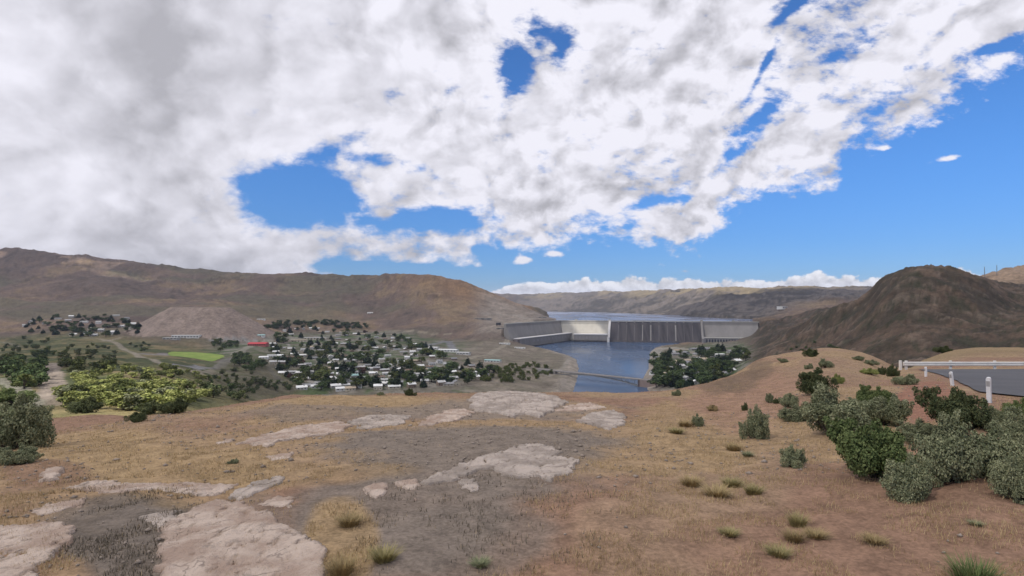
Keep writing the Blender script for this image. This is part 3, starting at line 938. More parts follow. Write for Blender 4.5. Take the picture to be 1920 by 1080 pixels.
MB().prism([(-8, 10), (-8, 104), (4, 104), (4, 92), (34, 30), (34, 10)], 0, L_, wing).build('forebay_wall', M['conc'], dam)
MB().box(0, L_, -9, 5, 104.1, 108, wing).build('forebay_road', M['conc_light'], dam)
# small gatehouse towers on the crest
for x in (320, 501, 966, 1120):
    MB().box(x - 6, x + 6, 2985, 2995, 106.5, 113, dt).box(x - 7, x + 7, 2984, 2996, 113, 114, dt).build('crest_tower', M['conc_light'], dam)

# powerhouses
ph = thing('powerhouse', 'long pale angled powerhouse at the left end of the dam with white roof edge', 'powerhouse')
MB().box(-14, L_ + 6, 49, 78, -6, 40, wing).build('wall', M['conc'], ph)
MB().box(-16, L_ + 8, 47, 80, 40.1, 43, wing).build('roof', M['conc_sunlit'], ph)
MB().box(-13, L_ + 5, 78.1, 84, -6, 3.5, wing).build('tailrace_shadow_deck', M['conc_dark'], ph)  # dark tone paints the shadow along the waterline
MB().box(L_ + 6.1, L_ + 26, 52, 76, -2, 38, wing).build('end_block', vary('dark_block', (.15, .13, .13), .9, .1, .3), ph)  # end block in a darker tone than the walls
for i in range(12):
    MB().box(14 + i * 41, 34 + i * 41, 78.05, 78.7, 20, 33, wing).build('window', vary('pale_panel', (.26, .245, .24), .9, .1, .2) if i == 0 else bpy.data.materials['pale_panel'], ph)
ph = thing('powerhouse', 'low grey powerhouse under the bright pale wall left of the spillway', 'powerhouse')
MB().box(322, 495.5, 2876, 2936, -6, 36, dt).build('wall', M['conc'], ph)
MB().box(320, 495.5, 2874, 2938, 36.1, 41, dt).build('roof', M['conc_sunlit'], ph)
MB().box(322, 495.5, 2868, 2875.8, -6, 8, dt).build('tailrace_shadow_deck', M['conc_dark'], ph)  # dark strip stands in for the shadow at the waterline
for i in range(9):
    MB().box(332 + i * 18, 342 + i * 18, 2875.4, 2875.9, 14, 29, dt).build('window', M['conc_dark'] if 0 else bpy.data.materials['pale_panel'], ph)
ph = thing('powerhouse', 'low grey powerhouse with a row of dark windows right of the spillway', 'powerhouse')
MB().box(971.5, 1190, 2878, 2936, -6, 27, dt).build('wall', M['conc'], ph)
MB().box(971.2, 1192, 2876, 2938, 27.1, 29.5, dt).build('roof', M['conc_light'], ph)
for i in range(16):
    MB().box(979 + i * 13.1, 986.5 + i * 13.1, 2877.4, 2877.9, 6, 22, dt).build('window', M['win'], ph)

# ------------------------------------------------------------------ bridge
br = thing('bridge', 'grey steel cantilever bridge over the river on stone coloured piers', 'bridge')
P_, Q2 = Vector((120, 1480)), Vector((300, 1312))
bx = (Q2 - P_).normalized()
by = Vector((-bx.y, bx.x))
BL = (Q2 - P_).length


def brt(p):
    a = P_ + bx * p[0] + by * p[1]
    return (a.x, a.y, p[2])


MB().box(-70, BL + 55, -5, 5, 16, 18.2, brt).build('deck', vary('bridge_deck', (.30, .27, .25), .9, .2, .2), br)
for s in (-4.6, 4.6):
    hb = MB()
    N = 14
    top, bot = [], []
    for i in range(N + 1):
        a = BL * i / N
        dpt = 2.2 + 13 * (abs(i / N - .42) / .58) ** 2.0
        top.append(brt((a, s, 15.9)))
        bot.append(brt((a, s, 15.9 - dpt)))
    for i in range(N):
        hb.bar(top[i], top[i + 1], 1.5)
        hb.bar(bot[i], bot[i + 1], 1.5)
        hb.bar(top[i], bot[i], 1.0)
        hb.bar(top[i], bot[i + 1], .6) if i % 2 else hb.bar(bot[i], top[i + 1], .6)
    hb.bar(top[N], bot[N], .8)
    hb.build('truss', M['steel'], br)
    rl = MB()
    for i in range(41):
        rl.bar(brt((-70 + i * (BL + 125) / 40, s, 18.2)), brt((-70 + i * (BL + 125) / 40, s, 19.4)), .25)
    rl.bar(brt((-70, s, 19.5)), brt((BL + 55, s, 19.5)), .3)
    rl.build('railing', M['steel'], br)
MB().box(-3, 3, -5.5, 5.5, -5, 2.4, brt).box(-70, -3, -5, 5, -2, 15.9, brt).build('abutment', M['conc'], br)
MB().box(BL - 2, BL + 2.5, -6, 6, -6, 15.9, brt).build('pier', vary('dark_pier', (.10, .08, .08), .9, .2, .3), br)
MB().box(BL + 2.6, BL + 48, -5.5, 5.5, -6, 15.9, brt).build('abutment', vary('red_stone', (.25, .19, .165), .95, .15, .25, .3), br)
# ------------------------------------------------------------------ overhead cloud added out of view, cut to shade most of the valley
S_IN = []


def lit_blob(px, py, rx, ry, ymin=150):
    a = spot(px, py, ymin)
    b, c = spot(px, py + ry, ymin) or a, spot(px, py - ry, ymin) or a
    S_IN.append((a[0], a[1], rx / F * a[1], max(abs(c[1] - b[1]) / 2, 60)))


S_IN += [(-190, 330, 270, 330)]
lit_blob(310, 515, 75, 6)
S_IN += [(415, 3010, 110, 150)]
CH = 2500.0
gx_, gy_ = np.meshgrid(np.arange(-6500, 5200, 70.0), np.arange(-900, 5300, 70.0), indexing='ij')
sh = np.ones(gx_.shape)
for a, b, rx, ry in S_IN:
    sh = np.minimum(sh, np.hypot((gx_ - a) / rx, (gy_ - b) / ry) - 1)
sh += (fbm(gx_ / 420, gy_ / 420, 5, 201) - .5) * .9
sh = np.where((np.hypot(gx_, gy_ - 30) < 95), 1, sh)
sh -= sstep(fbm(gx_ / 900, gy_ / 900, 3, 206), .58, .66) * (np.hypot(gx_, gy_) > 5200) * 1.2
off = sund * (CH / sund.z)
lump = (fbm(gx_ / 300, gy_ / 300, 5, 202) - .5) * 160
vi = np.arange(gx_.size).reshape(gx_.shape)
qs = np.stack([vi[:-1, :-1], vi[1:, :-1], vi[1:, 1:], vi[:-1, 1:]], -1)
on = (sh[:-1, :-1] + sh[1:, :-1] + sh[1:, 1:] + sh[:-1, 1:]) > 0
qs = qs[on].reshape(-1, 4)
used, inv = np.unique(qs, return_inverse=True)
cv = np.stack([gx_ + off.x, gy_ + off.y, 150 + CH + lump], -1).reshape(-1, 3)[used]
clm = bpy.data.materials.new('shade_cloud_sheet')
clm.use_nodes = True
q = NT(clm.node_tree)
clm.node_tree.nodes.remove(clm.node_tree.nodes['Principled BSDF'])
tr = q.n('ShaderNodeBsdfTranslucent')
tr.inputs[0].default_value = (.96, .96, .97, 1)
df = q.n('ShaderNodeBsdfDiffuse')
df.inputs[0].default_value = (.92, .92, .93, 1)
mx = q.n('ShaderNodeMixShader')
mx.inputs[0].default_value = .22
clm.node_tree.links.new(tr.outputs[0], mx.inputs[1])
clm.node_tree.links.new(df.outputs[0], mx.inputs[2])
tp = q.n('ShaderNodeBsdfTransparent')
mx2 = q.n('ShaderNodeMixShader')
mx2.inputs[0].default_value = .55
clm.node_tree.links.new(mx.outputs[0], mx2.inputs[1])
clm.node_tree.links.new(tp.outputs[0], mx2.inputs[2])
clm.node_tree.links.new(mx2.outputs[0], clm.node_tree.nodes['Material Output'].inputs[0])
me = mesh_np('shade_cloud', cv, inv.reshape(-1, 4), [clm], True)
co_ = link('shade_cloud', me)
md_ = co_.modifiers.new('depth', 'SOLIDIFY')
md_.thickness = 120
tag(co_, 'broad broken cloud added out of view, shaped to shade the valley', 'shade_cloud', None, 'structure')

# ------------------------------------------------------------------ parking lot, guard rail, posts
asph = vary('worn_asphalt', (.095, .093, .098), .9, .22, .4, .4, 60, bdist=.01)
JR = random.Random(3)
lx = []
for i_, (xa, ya) in enumerate(LOT):
    xb, yb = LOT[(i_ + 1) % len(LOT)]
    n_ = max(1, int(math.hypot(xb - xa, yb - ya) / .9))
    for j_ in range(n_):
        lx.append((xa + (xb - xa) * j_ / n_ + JR.uniform(-.05, .05), ya + (yb - ya) * j_ / n_ + JR.uniform(-.05, .05)))
me = bpy.data.meshes.new('parking_lot')
me.from_pydata([(x, y, float(lotz(x, y))) for x, y in lx], [], [tuple(range(len(lx)))])
me.materials.append(asph)
tag(link('parking_lot', me), 'worn grey asphalt lot below the hilltop', 'parking lot', None, 'structure')
galv = vary('white_painted_rail', (.72, .68, .62), .6, 1.1, .24, spec=.4)
rail = thing('guardrail', 'long white guardrail along the far edge of the asphalt lot', 'guardrail', (40.0, 57.3, float(lotz(40, 57.3))))
rb = MB()
prof = [(0, .34), (-.06, .38), (-.06, .48), (0, .535), (-.06, .59), (-.06, .70), (0, .75), (.03, .75), (.03, .34)]
rb.prism([(a, b) for a, b in prof], 0.1, 44)
rb.build('rail_beam', galv, rail)
for i in range(10):
    x = .5 + i * 4.55
    pb = MB().box(x - .09, x + .09, .05, .23, -.3, .86).box(x - .07, x + .07, .031, .05, .42, .7)
    pb.build('rail_post', galv, rail)
MB().box(-.28, -.08, -.1, .1, -.3, .86).box(-.26, -.1, -.08, .08, .86, .9).build('end_post', galv, rail)
postm = vary('white_painted_wood', (.76, .75, .73), .7, 3, .2, .2, 30, bdist=.01)
for k, (px, Y, h, lean, lab) in enumerate([(1736, 40, .72, -.03, 'short white post at the left corner of the asphalt lot near the guardrail end'), (1786, 28, .74, -.17, 'leaning white post beside the red dirt bank, middle of the three roadside posts'),
                                            (1855, 18.6, .88, -.1, 'tallest nearest white post in front of the grey asphalt lot')]):
    x = (px - 960) / F * Y
    t = thing('marker_post', lab, 'post', (x, Y, ground(x, Y) - .02), 'white marker posts along the near edge of the lot')
    t.rotation_euler = (0, lean, .3 * k)
    wd = .058
    MB().prism([(-wd, -.25), (wd, -.25), (wd, h - .05), (wd * .6, h), (-wd * .6, h), (-wd, h - .05)], -wd, wd).build('post', postm, t)
    MB().box(-wd - .004, -wd, -.05, .05, h - .3, h - .12).build('reflector', vary('dull_reflector', (.35, .34, .33), .4, 5, .1), t)

# ------------------------------------------------------------------ rock slabs
rock = vary('pinkish_weathered_rock', (.37, .27, .21), .92, 1.1, .35, 1.0, 7, base2=(.56, .45, .37), bdist=.10, detail=11)
rockg = vary('grey_weathered_rock', (.30, .25, .21), .92, 1.0, .35, 1.0, 6, base2=(.50, .42, .36), bdist=.10, detail=11)
for m_ in (rock, rockg):
    q = NT(m_.node_tree)
    b_ = m_.node_tree.nodes['Principled BSDF']
    old = b_.inputs['Base Color'].links[0].from_socket
    t_ = q.n('ShaderNodeTexCoord').outputs['Object']
    wv = q.vm('ADD', t_, q.vm('SCALE', (1.0, .6, .3), q.m('MULTIPLY', q.noise(t_, 2.2, 5), .9)))
    vo = q.n('ShaderNodeTexVoronoi', feature='DISTANCE_TO_EDGE')
    q.put(vo.inputs['Vector'], q.vm('MULTIPLY', wv, (1.0, .55, 1.0)))
    vo.inputs['Scale'].default_value = 1.7
    cr = q.m('MULTIPLY', q.ss(vo.outputs['Distance'], .035, .004), q.ss(q.noise(t_, 1.1, 3), .42, .58))
    lich = q.ss(q.noise(t_, 3.3, 7, .7), .58, .68)
    c_ = q.mix(q.m('MULTIPLY', lich, .45), old, (.20, .175, .15))
    q.put(b_.inputs['Base Color'], q.mix(q.m('MULTIPLY', cr, .5), c_, (.11, .085, .07)))
SLABS = [
    ([(300, 985), (345, 968), (372, 948), (410, 938), (455, 945), (480, 962), (505, 958), (525, 985), (552, 995), (600, 1020), (612, 1050), (620, 1110), (285, 1110), (298, 1040)], .17, rock, 'big pale pinkish rock slab, the largest one, nearest the viewer'),
    ([(-40, 998), (40, 985), (120, 982), (143, 995), (130, 1020), (75, 1060), (60, 1110), (-60, 1110)], .16, rock, 'pinkish layered rock slab left of the dark weeds, left of the largest slab'),
    ([(40, 966), (90, 946), (165, 934), (155, 950), (95, 964)], .08, rock, 'thin pale rock strip above the layered slab in the left foreground'),
    ([(125, 915), (180, 902), (290, 908), (370, 904), (445, 910), (430, 926), (370, 932), (300, 920), (200, 928)], .08, rock, 'long low pink rock band between golden grass and dark weeds'),
    ([(425, 936), (470, 906), (530, 893), (537, 904), (485, 926), (445, 942)], .12, rockg, 'rough grey rock ridge just above the largest pale slab'),
    ([(255, 972), (335, 956), (333, 974), (300, 994)], .08, rockg, 'small grey rock touching the left edge of the largest slab'),
    ([(480, 947), (520, 931), (552, 934), (545, 952)], .08, rock, 'small pink rock above the right corner of the largest slab'),
    ([(786, 908), (830, 886), (900, 858), (930, 850), (985, 833), (1030, 835), (1050, 848), (1048, 855), (1065, 862), (1087, 857), (1083, 870), (1065, 892), (1045, 893), (1036, 908), (1010, 895), (975, 897), (940, 893), (925, 879), (900, 882), (850, 902), (800, 912)], .12, rockg, 'long ragged pale rock slab in the middle of the gravel'),
    ([(740, 906), (770, 897), (788, 902), (788, 918), (765, 921), (745, 914)], .09, rock, 'flat rock joined end to end with the ragged middle slab'),
    ([(852, 906), (880, 894), (902, 908), (886, 926), (868, 919)], .09, rockg, 'squarish grey rock just below the ragged middle slab'),
    ([(672, 918), (715, 906), (734, 912), (724, 928), (705, 936), (688, 929)], .10, rock, 'small pink rock at the lower left tip of the middle rock chain'),
    ([(768, 944), (776, 938), (788, 942), (782, 948)], .06, rock, 'fist sized pale stone below the middle rock chain'),
    ([(880, 748), (920, 733), (1000, 732), (1040, 743), (1062, 756), (1040, 771), (1010, 786), (985, 776), (960, 783), (920, 776), (880, 766)], .16, rockg, 'broad grey rock outcrop at the brink in front of the river'),
    ([(1072, 791), (1110, 775), (1150, 771), (1172, 778), (1166, 800), (1140, 807), (1110, 801)], .14, rockg, 'fan shaped grey rock right of the brink outcrop'),
    ([(776, 802), (800, 785), (830, 772), (870, 767), (892, 775), (870, 783), (830, 794)], .12, rock, 'pink rock shelf left of the brink outcrop'),
    ([(1042, 771), (1062, 760), (1110, 755), (1134, 765), (1075, 773)], .08, rock, 'narrow pinkish rock between the brink outcrop and the fan shaped rock'),
    ([(445, 832), (490, 818), (560, 800), (640, 789), (662, 800), (620, 815), (560, 823), (500, 839)], .12, rock, 'long pink rock shelf on the left side of the gravel'),
    ([(640, 793), (700, 780), (770, 781), (762, 796), (680, 806)], .10, rockg, 'low grey rock bed between two pink shelves'),
    ([(493, 857), (545, 849), (550, 859), (505, 866)], .07, rock, 'lone flat pale rock in the golden grass below the long shelf'),
    ([(398, 832), (440, 820), (442, 828), (405, 835)], .06, rock, 'thin pale rock left of the long pink shelf'),
    ([(70, 905), (92, 878), (118, 880), (112, 900)], .2, rock, 'small reddish boulder below the big sagebrush at left'),
]
for k, (pl_, h, m_, lab) in enumerate(SLABS):
    W = [brink(px, py) if py <= 1079 else None for px, py in pl_]
    P = []
    for (px, py), s in zip(pl_, W):
        if s is None or py > 1079:
            Y = 3.25 * F / (py - HZ)
            P.append(((px - 960) / F * Y, Y))
        else:
            P.append((s[0], s[1]))
    xs, ys = [p[0] for p in P], [p[1] for p in P]
    cx, cy = sum(xs) / len(xs), sum(ys) / len(ys)
    x0, x1, y0, y1 = min(xs) - .25, max(xs) + .25, min(ys) - .35, max(ys) + .35
    nx_ = int(min(max((x1 - x0) / .035, 16), 170))
    ny_ = int(min(max((y1 - y0) / .05, 16), 150))
    X, Y = np.meshgrid(np.linspace(x0, x1, nx_), np.linspace(y0, y1, ny_), indexing='ij')
    sc_ = max(.35, cy / 26)
    sd = sdist(X, Y, P) + (fbm(X / (.5 * sc_), Y / (.7 * sc_), 5, 300 + k, .6) - .5) * .75 * sc_
    up = sstep(sd, -.04 * sc_, .07 * sc_)
    H = h * .55 * sc_ ** .5 * up * (.35 + 1.1 * fbm(X / (.9 * sc_), Y / (.9 * sc_), 5, 330 + k, .6))
    H += up * (fbm(X / (.22 * sc_), Y / (.35 * sc_), 4, 350 + k, .6, True) - .6) * .11 * sc_
    H -= up * sstep(fbm(X / (.8 * sc_), Y / (1.6 * sc_), 4, 370 + k, .5, True), .84, .90) * .14 * sc_ ** .5
    st_ = .045 * sc_
    lev = (Z0_ := ground_v(X, Y)) * 0 + H / st_
    H = up * st_ * (np.floor(lev) + sstep(lev - np.floor(lev), .25, .75)) * .7 + H * .3
    Z = ground_v(X, Y) + H - (1 - up) * .2
    Z = np.where(sd < -.3 * sc_, np.nan, Z)
    vi = np.arange(X.size).reshape(X.shape)
    qs = np.stack([vi[:-1, :-1], vi[1:, :-1], vi[1:, 1:], vi[:-1, 1:]], -1).reshape(-1, 4)
    okv = ~np.isnan(Z.ravel())
    qs = qs[okv[qs].all(1)]
    if len(qs) == 0:
        continue
    used, inv = np.unique(qs, return_inverse=True)
    zc_ = ground(cx, cy)
    V_ = np.stack([X - cx, Y - cy, Z - zc_], -1).reshape(-1, 3)[used]
    o = link('rock_slab', mesh_np('rock_slab', V_, inv.reshape(-1, 4), [m_], True), None, (cx, cy, zc_))
    tag(o, lab, 'rock', 'flat rock slabs on the hilltop')

# ------------------------------------------------------------------ foliage builders
def leaves(rs_, C, n, size, up=.3, aspect=1.6):
    """n leaf-sized quads round the centres C = [(centre, radius)]"""
    C_ = np.array([c for c, r in C], float)
    R_ = np.array([r for c, r in C], float)
    R_ = R_ if R_.ndim > 1 else np.repeat(R_[:, None], 3, 1)
    wgt = R_[:, 0] ** 2
    pick = rs_.choice(len(C), n, p=wgt / wgt.sum())
    d = rs_.normal(size=(n, 3))
    d /= np.linalg.norm(d, axis=1)[:, None]
    rad = rs_.uniform(.45, 1.05, (n, 1)) ** .6
    P = C_[pick] + d * rad * R_[pick]
    nrm = d * .8 + rs_.normal(size=(n, 3)) * .8 + np.array([0, 0, up])
    nrm /= np.linalg.norm(nrm, axis=1)[:, None]
    t = np.cross(nrm, rs_.normal(size=(n, 3)))
    t /= np.linalg.norm(t, axis=1)[:, None]
    b = np.cross(nrm, t)
    s = size * rs_.uniform(.6, 1.4, (n, 1))
    t, b = t * s * aspect / 2, b * s / 2
    V_ = np.stack([P - t * .9, P - b, P + t, P + b], 1).reshape(-1, 3)
    return V_, np.arange(n * 4).reshape(-1, 4)


def leafmat(name, a, b, rnd=.25, sc=2.0):
    m_, q, b_ = mat(name, a, .8, .15)
    t_ = q.n('ShaderNodeTexCoord').outputs['Object']
    oi = q.n('ShaderNodeObjectInfo').outputs['Random']
    isl = q.n('ShaderNodeNewGeometry').outputs['Random Per Island']
    nn = q.noise(q.vm('ADD', t_, q.vm('SCALE', (9, 5, 3), oi)), sc, 3)
    f = q.ss(q.m('ADD', q.m('MULTIPLY', nn, .65), q.m('MULTIPLY', isl, .35)), .35, .65)
    c = q.mix(f, a, b)
    c = q.vm('SCALE', c, q.m('ADD', 1 - rnd, q.m('MULTIPLY', oi, 2 * rnd)))
    q.put(b_.inputs['Base Color'], c)
    return m_


bark = vary('rough_bark', (.09, .07, .055), .95, 5, .3)
LM = {'sage': leafmat('sage_leaf', (.14, .158, .085), (.30, .305, .175), .12),
      'green': leafmat('green_leaf', (.085, .118, .042), (.175, .21, .080), .12),
      'dark': leafmat('dark_leaf', (.055, .072, .032), (.115, .125, .055), .12),
      'straw': leafmat('straw_leaf', (.28, .21, .105), (.42, .32, .16), .12),
      'yellow': leafmat('yellow_green_leaf', (.18, .21, .058), (.35, .36, .125), .22),
      'tuft': leafmat('tuft_blade', (.26, .225, .10), (.40, .34, .16), .1),
      'tree': leafmat('tree_leaf', (.040, .066, .025), (.095, .128, .046), .35, 3),
      'light': leafmat('light_tree_leaf', (.06, .082, .022), (.115, .125, .04), .3, 3),
      'pine': leafmat('pine_needle', (.016, .030, .017), (.036, .054, .028), .3, 3),
      'red': leafmat('plum_leaf', (.06, .03, .025), (.10, .05, .035), .2, 3)}


def bush_proto(seed, n, size, lumps, flat=.9):
    rs_ = np.random.default_rng(seed)
    C = []
    mb = MB()
    for i in range(lumps):
        a = rs_.uniform(0, 2 * math.pi)
        r = math.sqrt(rs_.uniform(0, 1)) * .68
        top = (1 - .55 * r * r) * flat
        c = (r * math.cos(a), r * math.sin(a), top * rs_.uniform(.30, .82))
        C.append((c, rs_.uniform(.15, .36)))
        mb.tube([(c[0] * .08, c[1] * .08, -.06), (c[0] * .5, c[1] * .5, c[2] * .45), c], [.035, .022, .008], 5)
    for i in range(lumps * 4):      # sprigs that break the outline
        c, r = C[rs_.integers(len(C))]
        d = rs_.normal(size=3)
        d[2] = abs(d[2]) + .3
        d /= np.linalg.norm(d)
        C.append((tuple(np.array(c) + d * r * rs_.uniform(.9, 1.35)), rs_.uniform(.05, .13)))
    V_, Q_ = leaves(rs_, C, n, size, .4, 2.0)
    V_[:, 2] = np.maximum(V_[:, 2], .0)
    return V_, Q_, mb


BP = {}
for k in range(4):
    V_, Q_, mb = bush_proto(400 + k, 21000, .031, 18 + 3 * k)
    BP[k] = (V_, Q_, mb.mesh('branches', bark))
_cache = {}


def bush_mesh(k, mk):
    if (k, mk) not in _cache:
        _cache[(k, mk)] = mesh_np('foliage', BP[k][0], BP[k][1], [LM[mk]])
    return _cache[(k, mk)]


def tuft_proto(seed, n):
    r_ = np.random.default_rng(seed)
    a, rr = r_.uniform(0, 6.28, n), np.sqrt(r_.uniform(0, 1, n)) * .45
    bx_, by_ = rr * np.cos(a), rr * np.sin(a)
    h = r_.uniform(.45, 1.0, n)
    out = rr * 1.1 + r_.uniform(0, .35, n)
    oa = a + r_.normal(0, .5, n)
    V = []
    w_ = .022
    for f in (0, .55, 1):
        ww = w_ * (1 - .92 * f)
        cx_, cy_ = bx_ + np.cos(oa) * out * f ** 1.6, by_ + np.sin(oa) * out * f ** 1.6
        cz = h * (f - .12 * f * f) - .04
        V += [np.stack([cx_ - np.sin(oa) * ww, cy_ + np.cos(oa) * ww, cz], -1), np.stack([cx_ + np.sin(oa) * ww, cy_ - np.cos(oa) * ww, cz], -1)]
    V = np.stack(V, 1).reshape(-1, 3)
    k = np.arange(n)[:, None] * 6
    Q = np.concatenate([k + np.array([[0, 1, 3, 2]]), k + np.array([[2, 3, 5, 4]])])
    return V, Q


TU = [tuft_proto(470 + i, 420) for i in range(3)]
_tu = {}


def place_tuft(px, base, wpx, h, mk, label, group):
    s = brink(px, min(base, 1079))
    x, y, z = s
    if base > 1079:
        y = 3.25 * F / (base - HZ)
        x = (px - 960) / F * y
        z = ground(x, y)
    k = RND.randrange(3)
    if (k, mk) not in _tu:
        _tu[k, mk] = mesh_np('blades', TU[k][0], TU[k][1], [LM[mk]])
    o_ = link('grass_tuft', _tu[k, mk], None, (x, y, z))
    rx = wpx / 2 / F * y * 1.3
    o_.scale = (rx, rx, h / F * y * .85)
    o_.rotation_euler = (0, 0, RND.uniform(0, 6.28))
    return tag(o_, label, 'tuft', group)


def place_bush(px, base, top, wpx, kind, label, group, name='sagebrush', cat='bush', k=None, ymin=0.0):
    s = spot(px, min(base, 1079), ymin)
    x, y, z = s
    if base > 1079:
        y = 3.25 * F / (base - HZ)
        x = (px - 960) / F * y
        z = ground(x, y)
    rx = wpx / 2 / F * y
    h = max((base - top) / F * y, .12)
    h = h / .98
    rx *= 1.22
    h *= 1.0
    y2 = y + rx * .5
    x2 = (px - 960) / F * y2
    t = thing(name, label, cat, (x2, y2, ground(x2, y2) - .03), group)
    k = RND.randrange(4) if k is None else k
    t.rotation_euler = (0, 0, RND.uniform(0, 6.28))
    t.scale = (rx * 1.02, rx * 1.02, h)
    link('foliage', bush_mesh(k, kind), t)
    link('branches', BP[k][2], t)
    return t


G1 = 'sagebrush bushes on the right slope'
for a in [
    (1532, 743, 697, 62, 'dark', 'dark green round bush standing alone on the ridge shoulder'),
    (1566, 824, 744, 108, 'sage', 'grey sagebrush at the left end of the bush belt'),
    (1640, 768, 724, 60, 'green', 'small green bush at the back of the belt by the red dirt bank'),
    (1656, 800, 740, 82, 'sage', 'pale sagebrush just below the small green bush of the belt'),
    (1644, 906, 795, 138, 'green', 'big green bush in the front row of the belt'),
    (1697, 942, 866, 84, 'sage', 'pale grey sagebrush leaning on the lower side of the big green bush'),
    (1770, 912, 803, 104, 'sage', 'tall sagebrush right beside the big green bush'),
    (1850, 900, 812, 108, 'sage', 'broad sagebrush with a dark hollow, second from the right edge'),
    (1908, 945, 862, 80, 'sage', 'sagebrush cut by the right edge of the view, nearest of the belt'),
    (1800, 814, 733, 102, 'dark', 'dark bush hiding the foot of the asphalt lot'),
    (1872, 816, 764, 62, 'sage', 'greyish low bush behind the dark bush of the lot'),
    (1912, 790, 752, 50, 'green', 'bright green bush below the tallest white post'),
    (1908, 846, 790, 66, 'sage', 'sagebrush under the bright green bush at the right edge'),
    (1414, 824, 770, 48, 'sage', 'lone grey sagebrush on the bare slope left of the belt'),
    (1489, 878, 841, 46, 'sage', 'small faded sagebrush on the bare dirt below the lone one'),
    (1480, 765, 740, 34, 'sage', 'small round sagebrush left below the dark round bush'),
    (1486, 790, 764, 60, 'sage', 'low wide sagebrush in front of the belt end'),
    (1724, 830, 796, 70, 'sage', 'low sagebrush filling the gap in the middle of the belt'),
    (1610, 776, 748, 60, 'sage', 'small sagebrush between the belt end and the small green bush'),
]:
    place_bush(*a, G1)
G2 = 'small bushes dotted on the right ridge'
for a in [
    (1520, 669, 655, 26, 'dark', 'dark low bush right on the ridge crest'), (1549, 690, 675, 24, 'sage', 'small grey bush just below the ridge crest'), (1571, 719, 704, 22, 'yellow', 'yellow green small bush right of the dark round bush'),
    (1516, 692, 683, 16, 'sage', 'tiny brownish bush under the crest at the left shoulder'), (1675, 706, 686, 20, 'dark', 'dark green bush beside the guardrail end post'), (1652, 702, 689, 18, 'dark', 'small dark bush left of the guardrail bush'),
    (1610, 676, 668, 20, 'sage', 'faint sage bush at the saddle of the ridge'), (1634, 685, 675, 24, 'sage', 'low grey bush on the slope towards the saddle'), (1630, 703, 692, 30, 'yellow', 'pale yellowish bush on the slope left of the guardrail'),
    (1536, 701, 692, 12, 'dark', 'tiny dark bush above the dark round bush'), (1697, 722, 704, 40, 'sage', 'brownish bush on the red dirt bank'), (1308, 800, 778, 22, 'sage', 'small grey bush far left on the right slope'),
    (1396, 770, 757, 12, 'dark', 'tiny dark weed on the bare slope above the lone sagebrush'), (1443, 756, 737, 14, 'sage', 'thin upright sage plant left of the small round sagebrush'), (1455, 757, 747, 12, 'dark', 'tiny dark plant beside the thin upright sage'),
    (1336, 771, 760, 20, 'straw', 'straw coloured weed near the small grey bush'), (1768, 662, 650, 30, 'dark', 'dark scrub patch on the mound behind the guardrail'), (1470, 680, 672, 18, 'sage', 'grey bush on the left flank of the ridge'),
]:
    place_bush(*a, G2, ymin=9)
# sunken scrub on the other side of the hilltop
place_bush(30, 846, 758, 104, 'sage', 'big grey green sagebrush cut by the left edge of the view', 'sagebrush at the left', k=1)
place_bush(36, 872, 838, 66, 'sage', 'dry twiggy brush below the big sagebrush at left', 'sagebrush at the left')
for px, b, t_, wd, kd, lab in [(255, 792, 774, 34, 'dark', 'small dark rounded bush on the golden brink'), (160, 775, 748, 54, 'dark', 'dark brown scrub at the golden brink below the dirt track'), (30, 760, 735, 60, 'green', 'green scrub behind the big left sagebrush'),
                               (285, 778, 756, 40, 'dark', 'dark shrub above the small rounded bush'), (325, 776, 752, 44, 'dark', 'dark brown shrub beside the stone ledge at the brink'), (436, 870, 862, 22, 'sage', 'tiny weed in the golden grass'),
                               (770, 742, 730, 22, 'dark', 'small dark shrub on the golden brink below the town'), (715, 742, 735, 16, 'sage', 'tiny shrub on the brink left of the dark one'), (1268, 742, 732, 18, 'sage', 'tiny shrub on the brink right of the river')]:
    place_bush(px, b, t_, wd, kd, lab, 'low shrubs along the brink', ymin=9)
# yellowing tufts of grass and weeds
G3 = 'tufts of weed and yellow grass on the right slope'
for i, (px, py, wd, h, kd, lab) in enumerate([
    (1372, 912, 42, 24, 'tuft', 'yellow green tuft on the bare slope'), (1345, 930, 60, 26, 'straw', 'wide straw tuft left of a yellow green one'), (1412, 926, 40, 26, 'tuft', 'yellow tuft between straw tuft and lone sagebrush'),
    (1495, 986, 40, 36, 'tuft', 'green weed alone in the lower slope'), (1368, 1003, 40, 18, 'tuft', 'low yellow tuft in the lower slope'), (1460, 1042, 50, 26, 'tuft', 'yellow tuft near the bottom, left of the bright green weed'),
    (1488, 1014, 44, 30, 'straw', 'straw tuft below the green weed'), (1530, 1008, 46, 22, 'straw', 'straw tuft right below the green weed'), (1296, 910, 44, 26, 'straw', 'leftmost straw tuft of the slope'),
    (1375, 845, 32, 22, 'straw', 'straw tuft above the yellow tufts'), (1402, 856, 24, 14, 'sage', 'tiny sage weed right of the upper straw tuft'), (1827, 1100, 90, 74, 'green', 'bright green weed at the bottom edge'),
    (1640, 1018, 46, 20, 'straw', 'pale straw tuft in the middle of the lower dirt'), (1830, 985, 26, 12, 'sage', 'tiny weed in the reddish dirt below the belt'), (1285, 800, 30, 20, 'straw', 'straw tuft beside the small grey bush'), (1268, 812, 30, 14, 'tuft', 'low yellow tuft at the edge of the gravel'),
    (720, 1050, 60, 34, 'tuft', 'yellow green tuft beside the largest slab'), (655, 985, 50, 30, 'straw', 'straw tuft between the largest slab and the gravel'), (640, 1078, 60, 50, 'straw', 'straw tuft touching the largest slab'), (900, 1060, 40, 16, 'sage', 'faint weed in the gravel near the bottom')]):
    place_tuft(px, py, wd, h, kd, lab, G3)

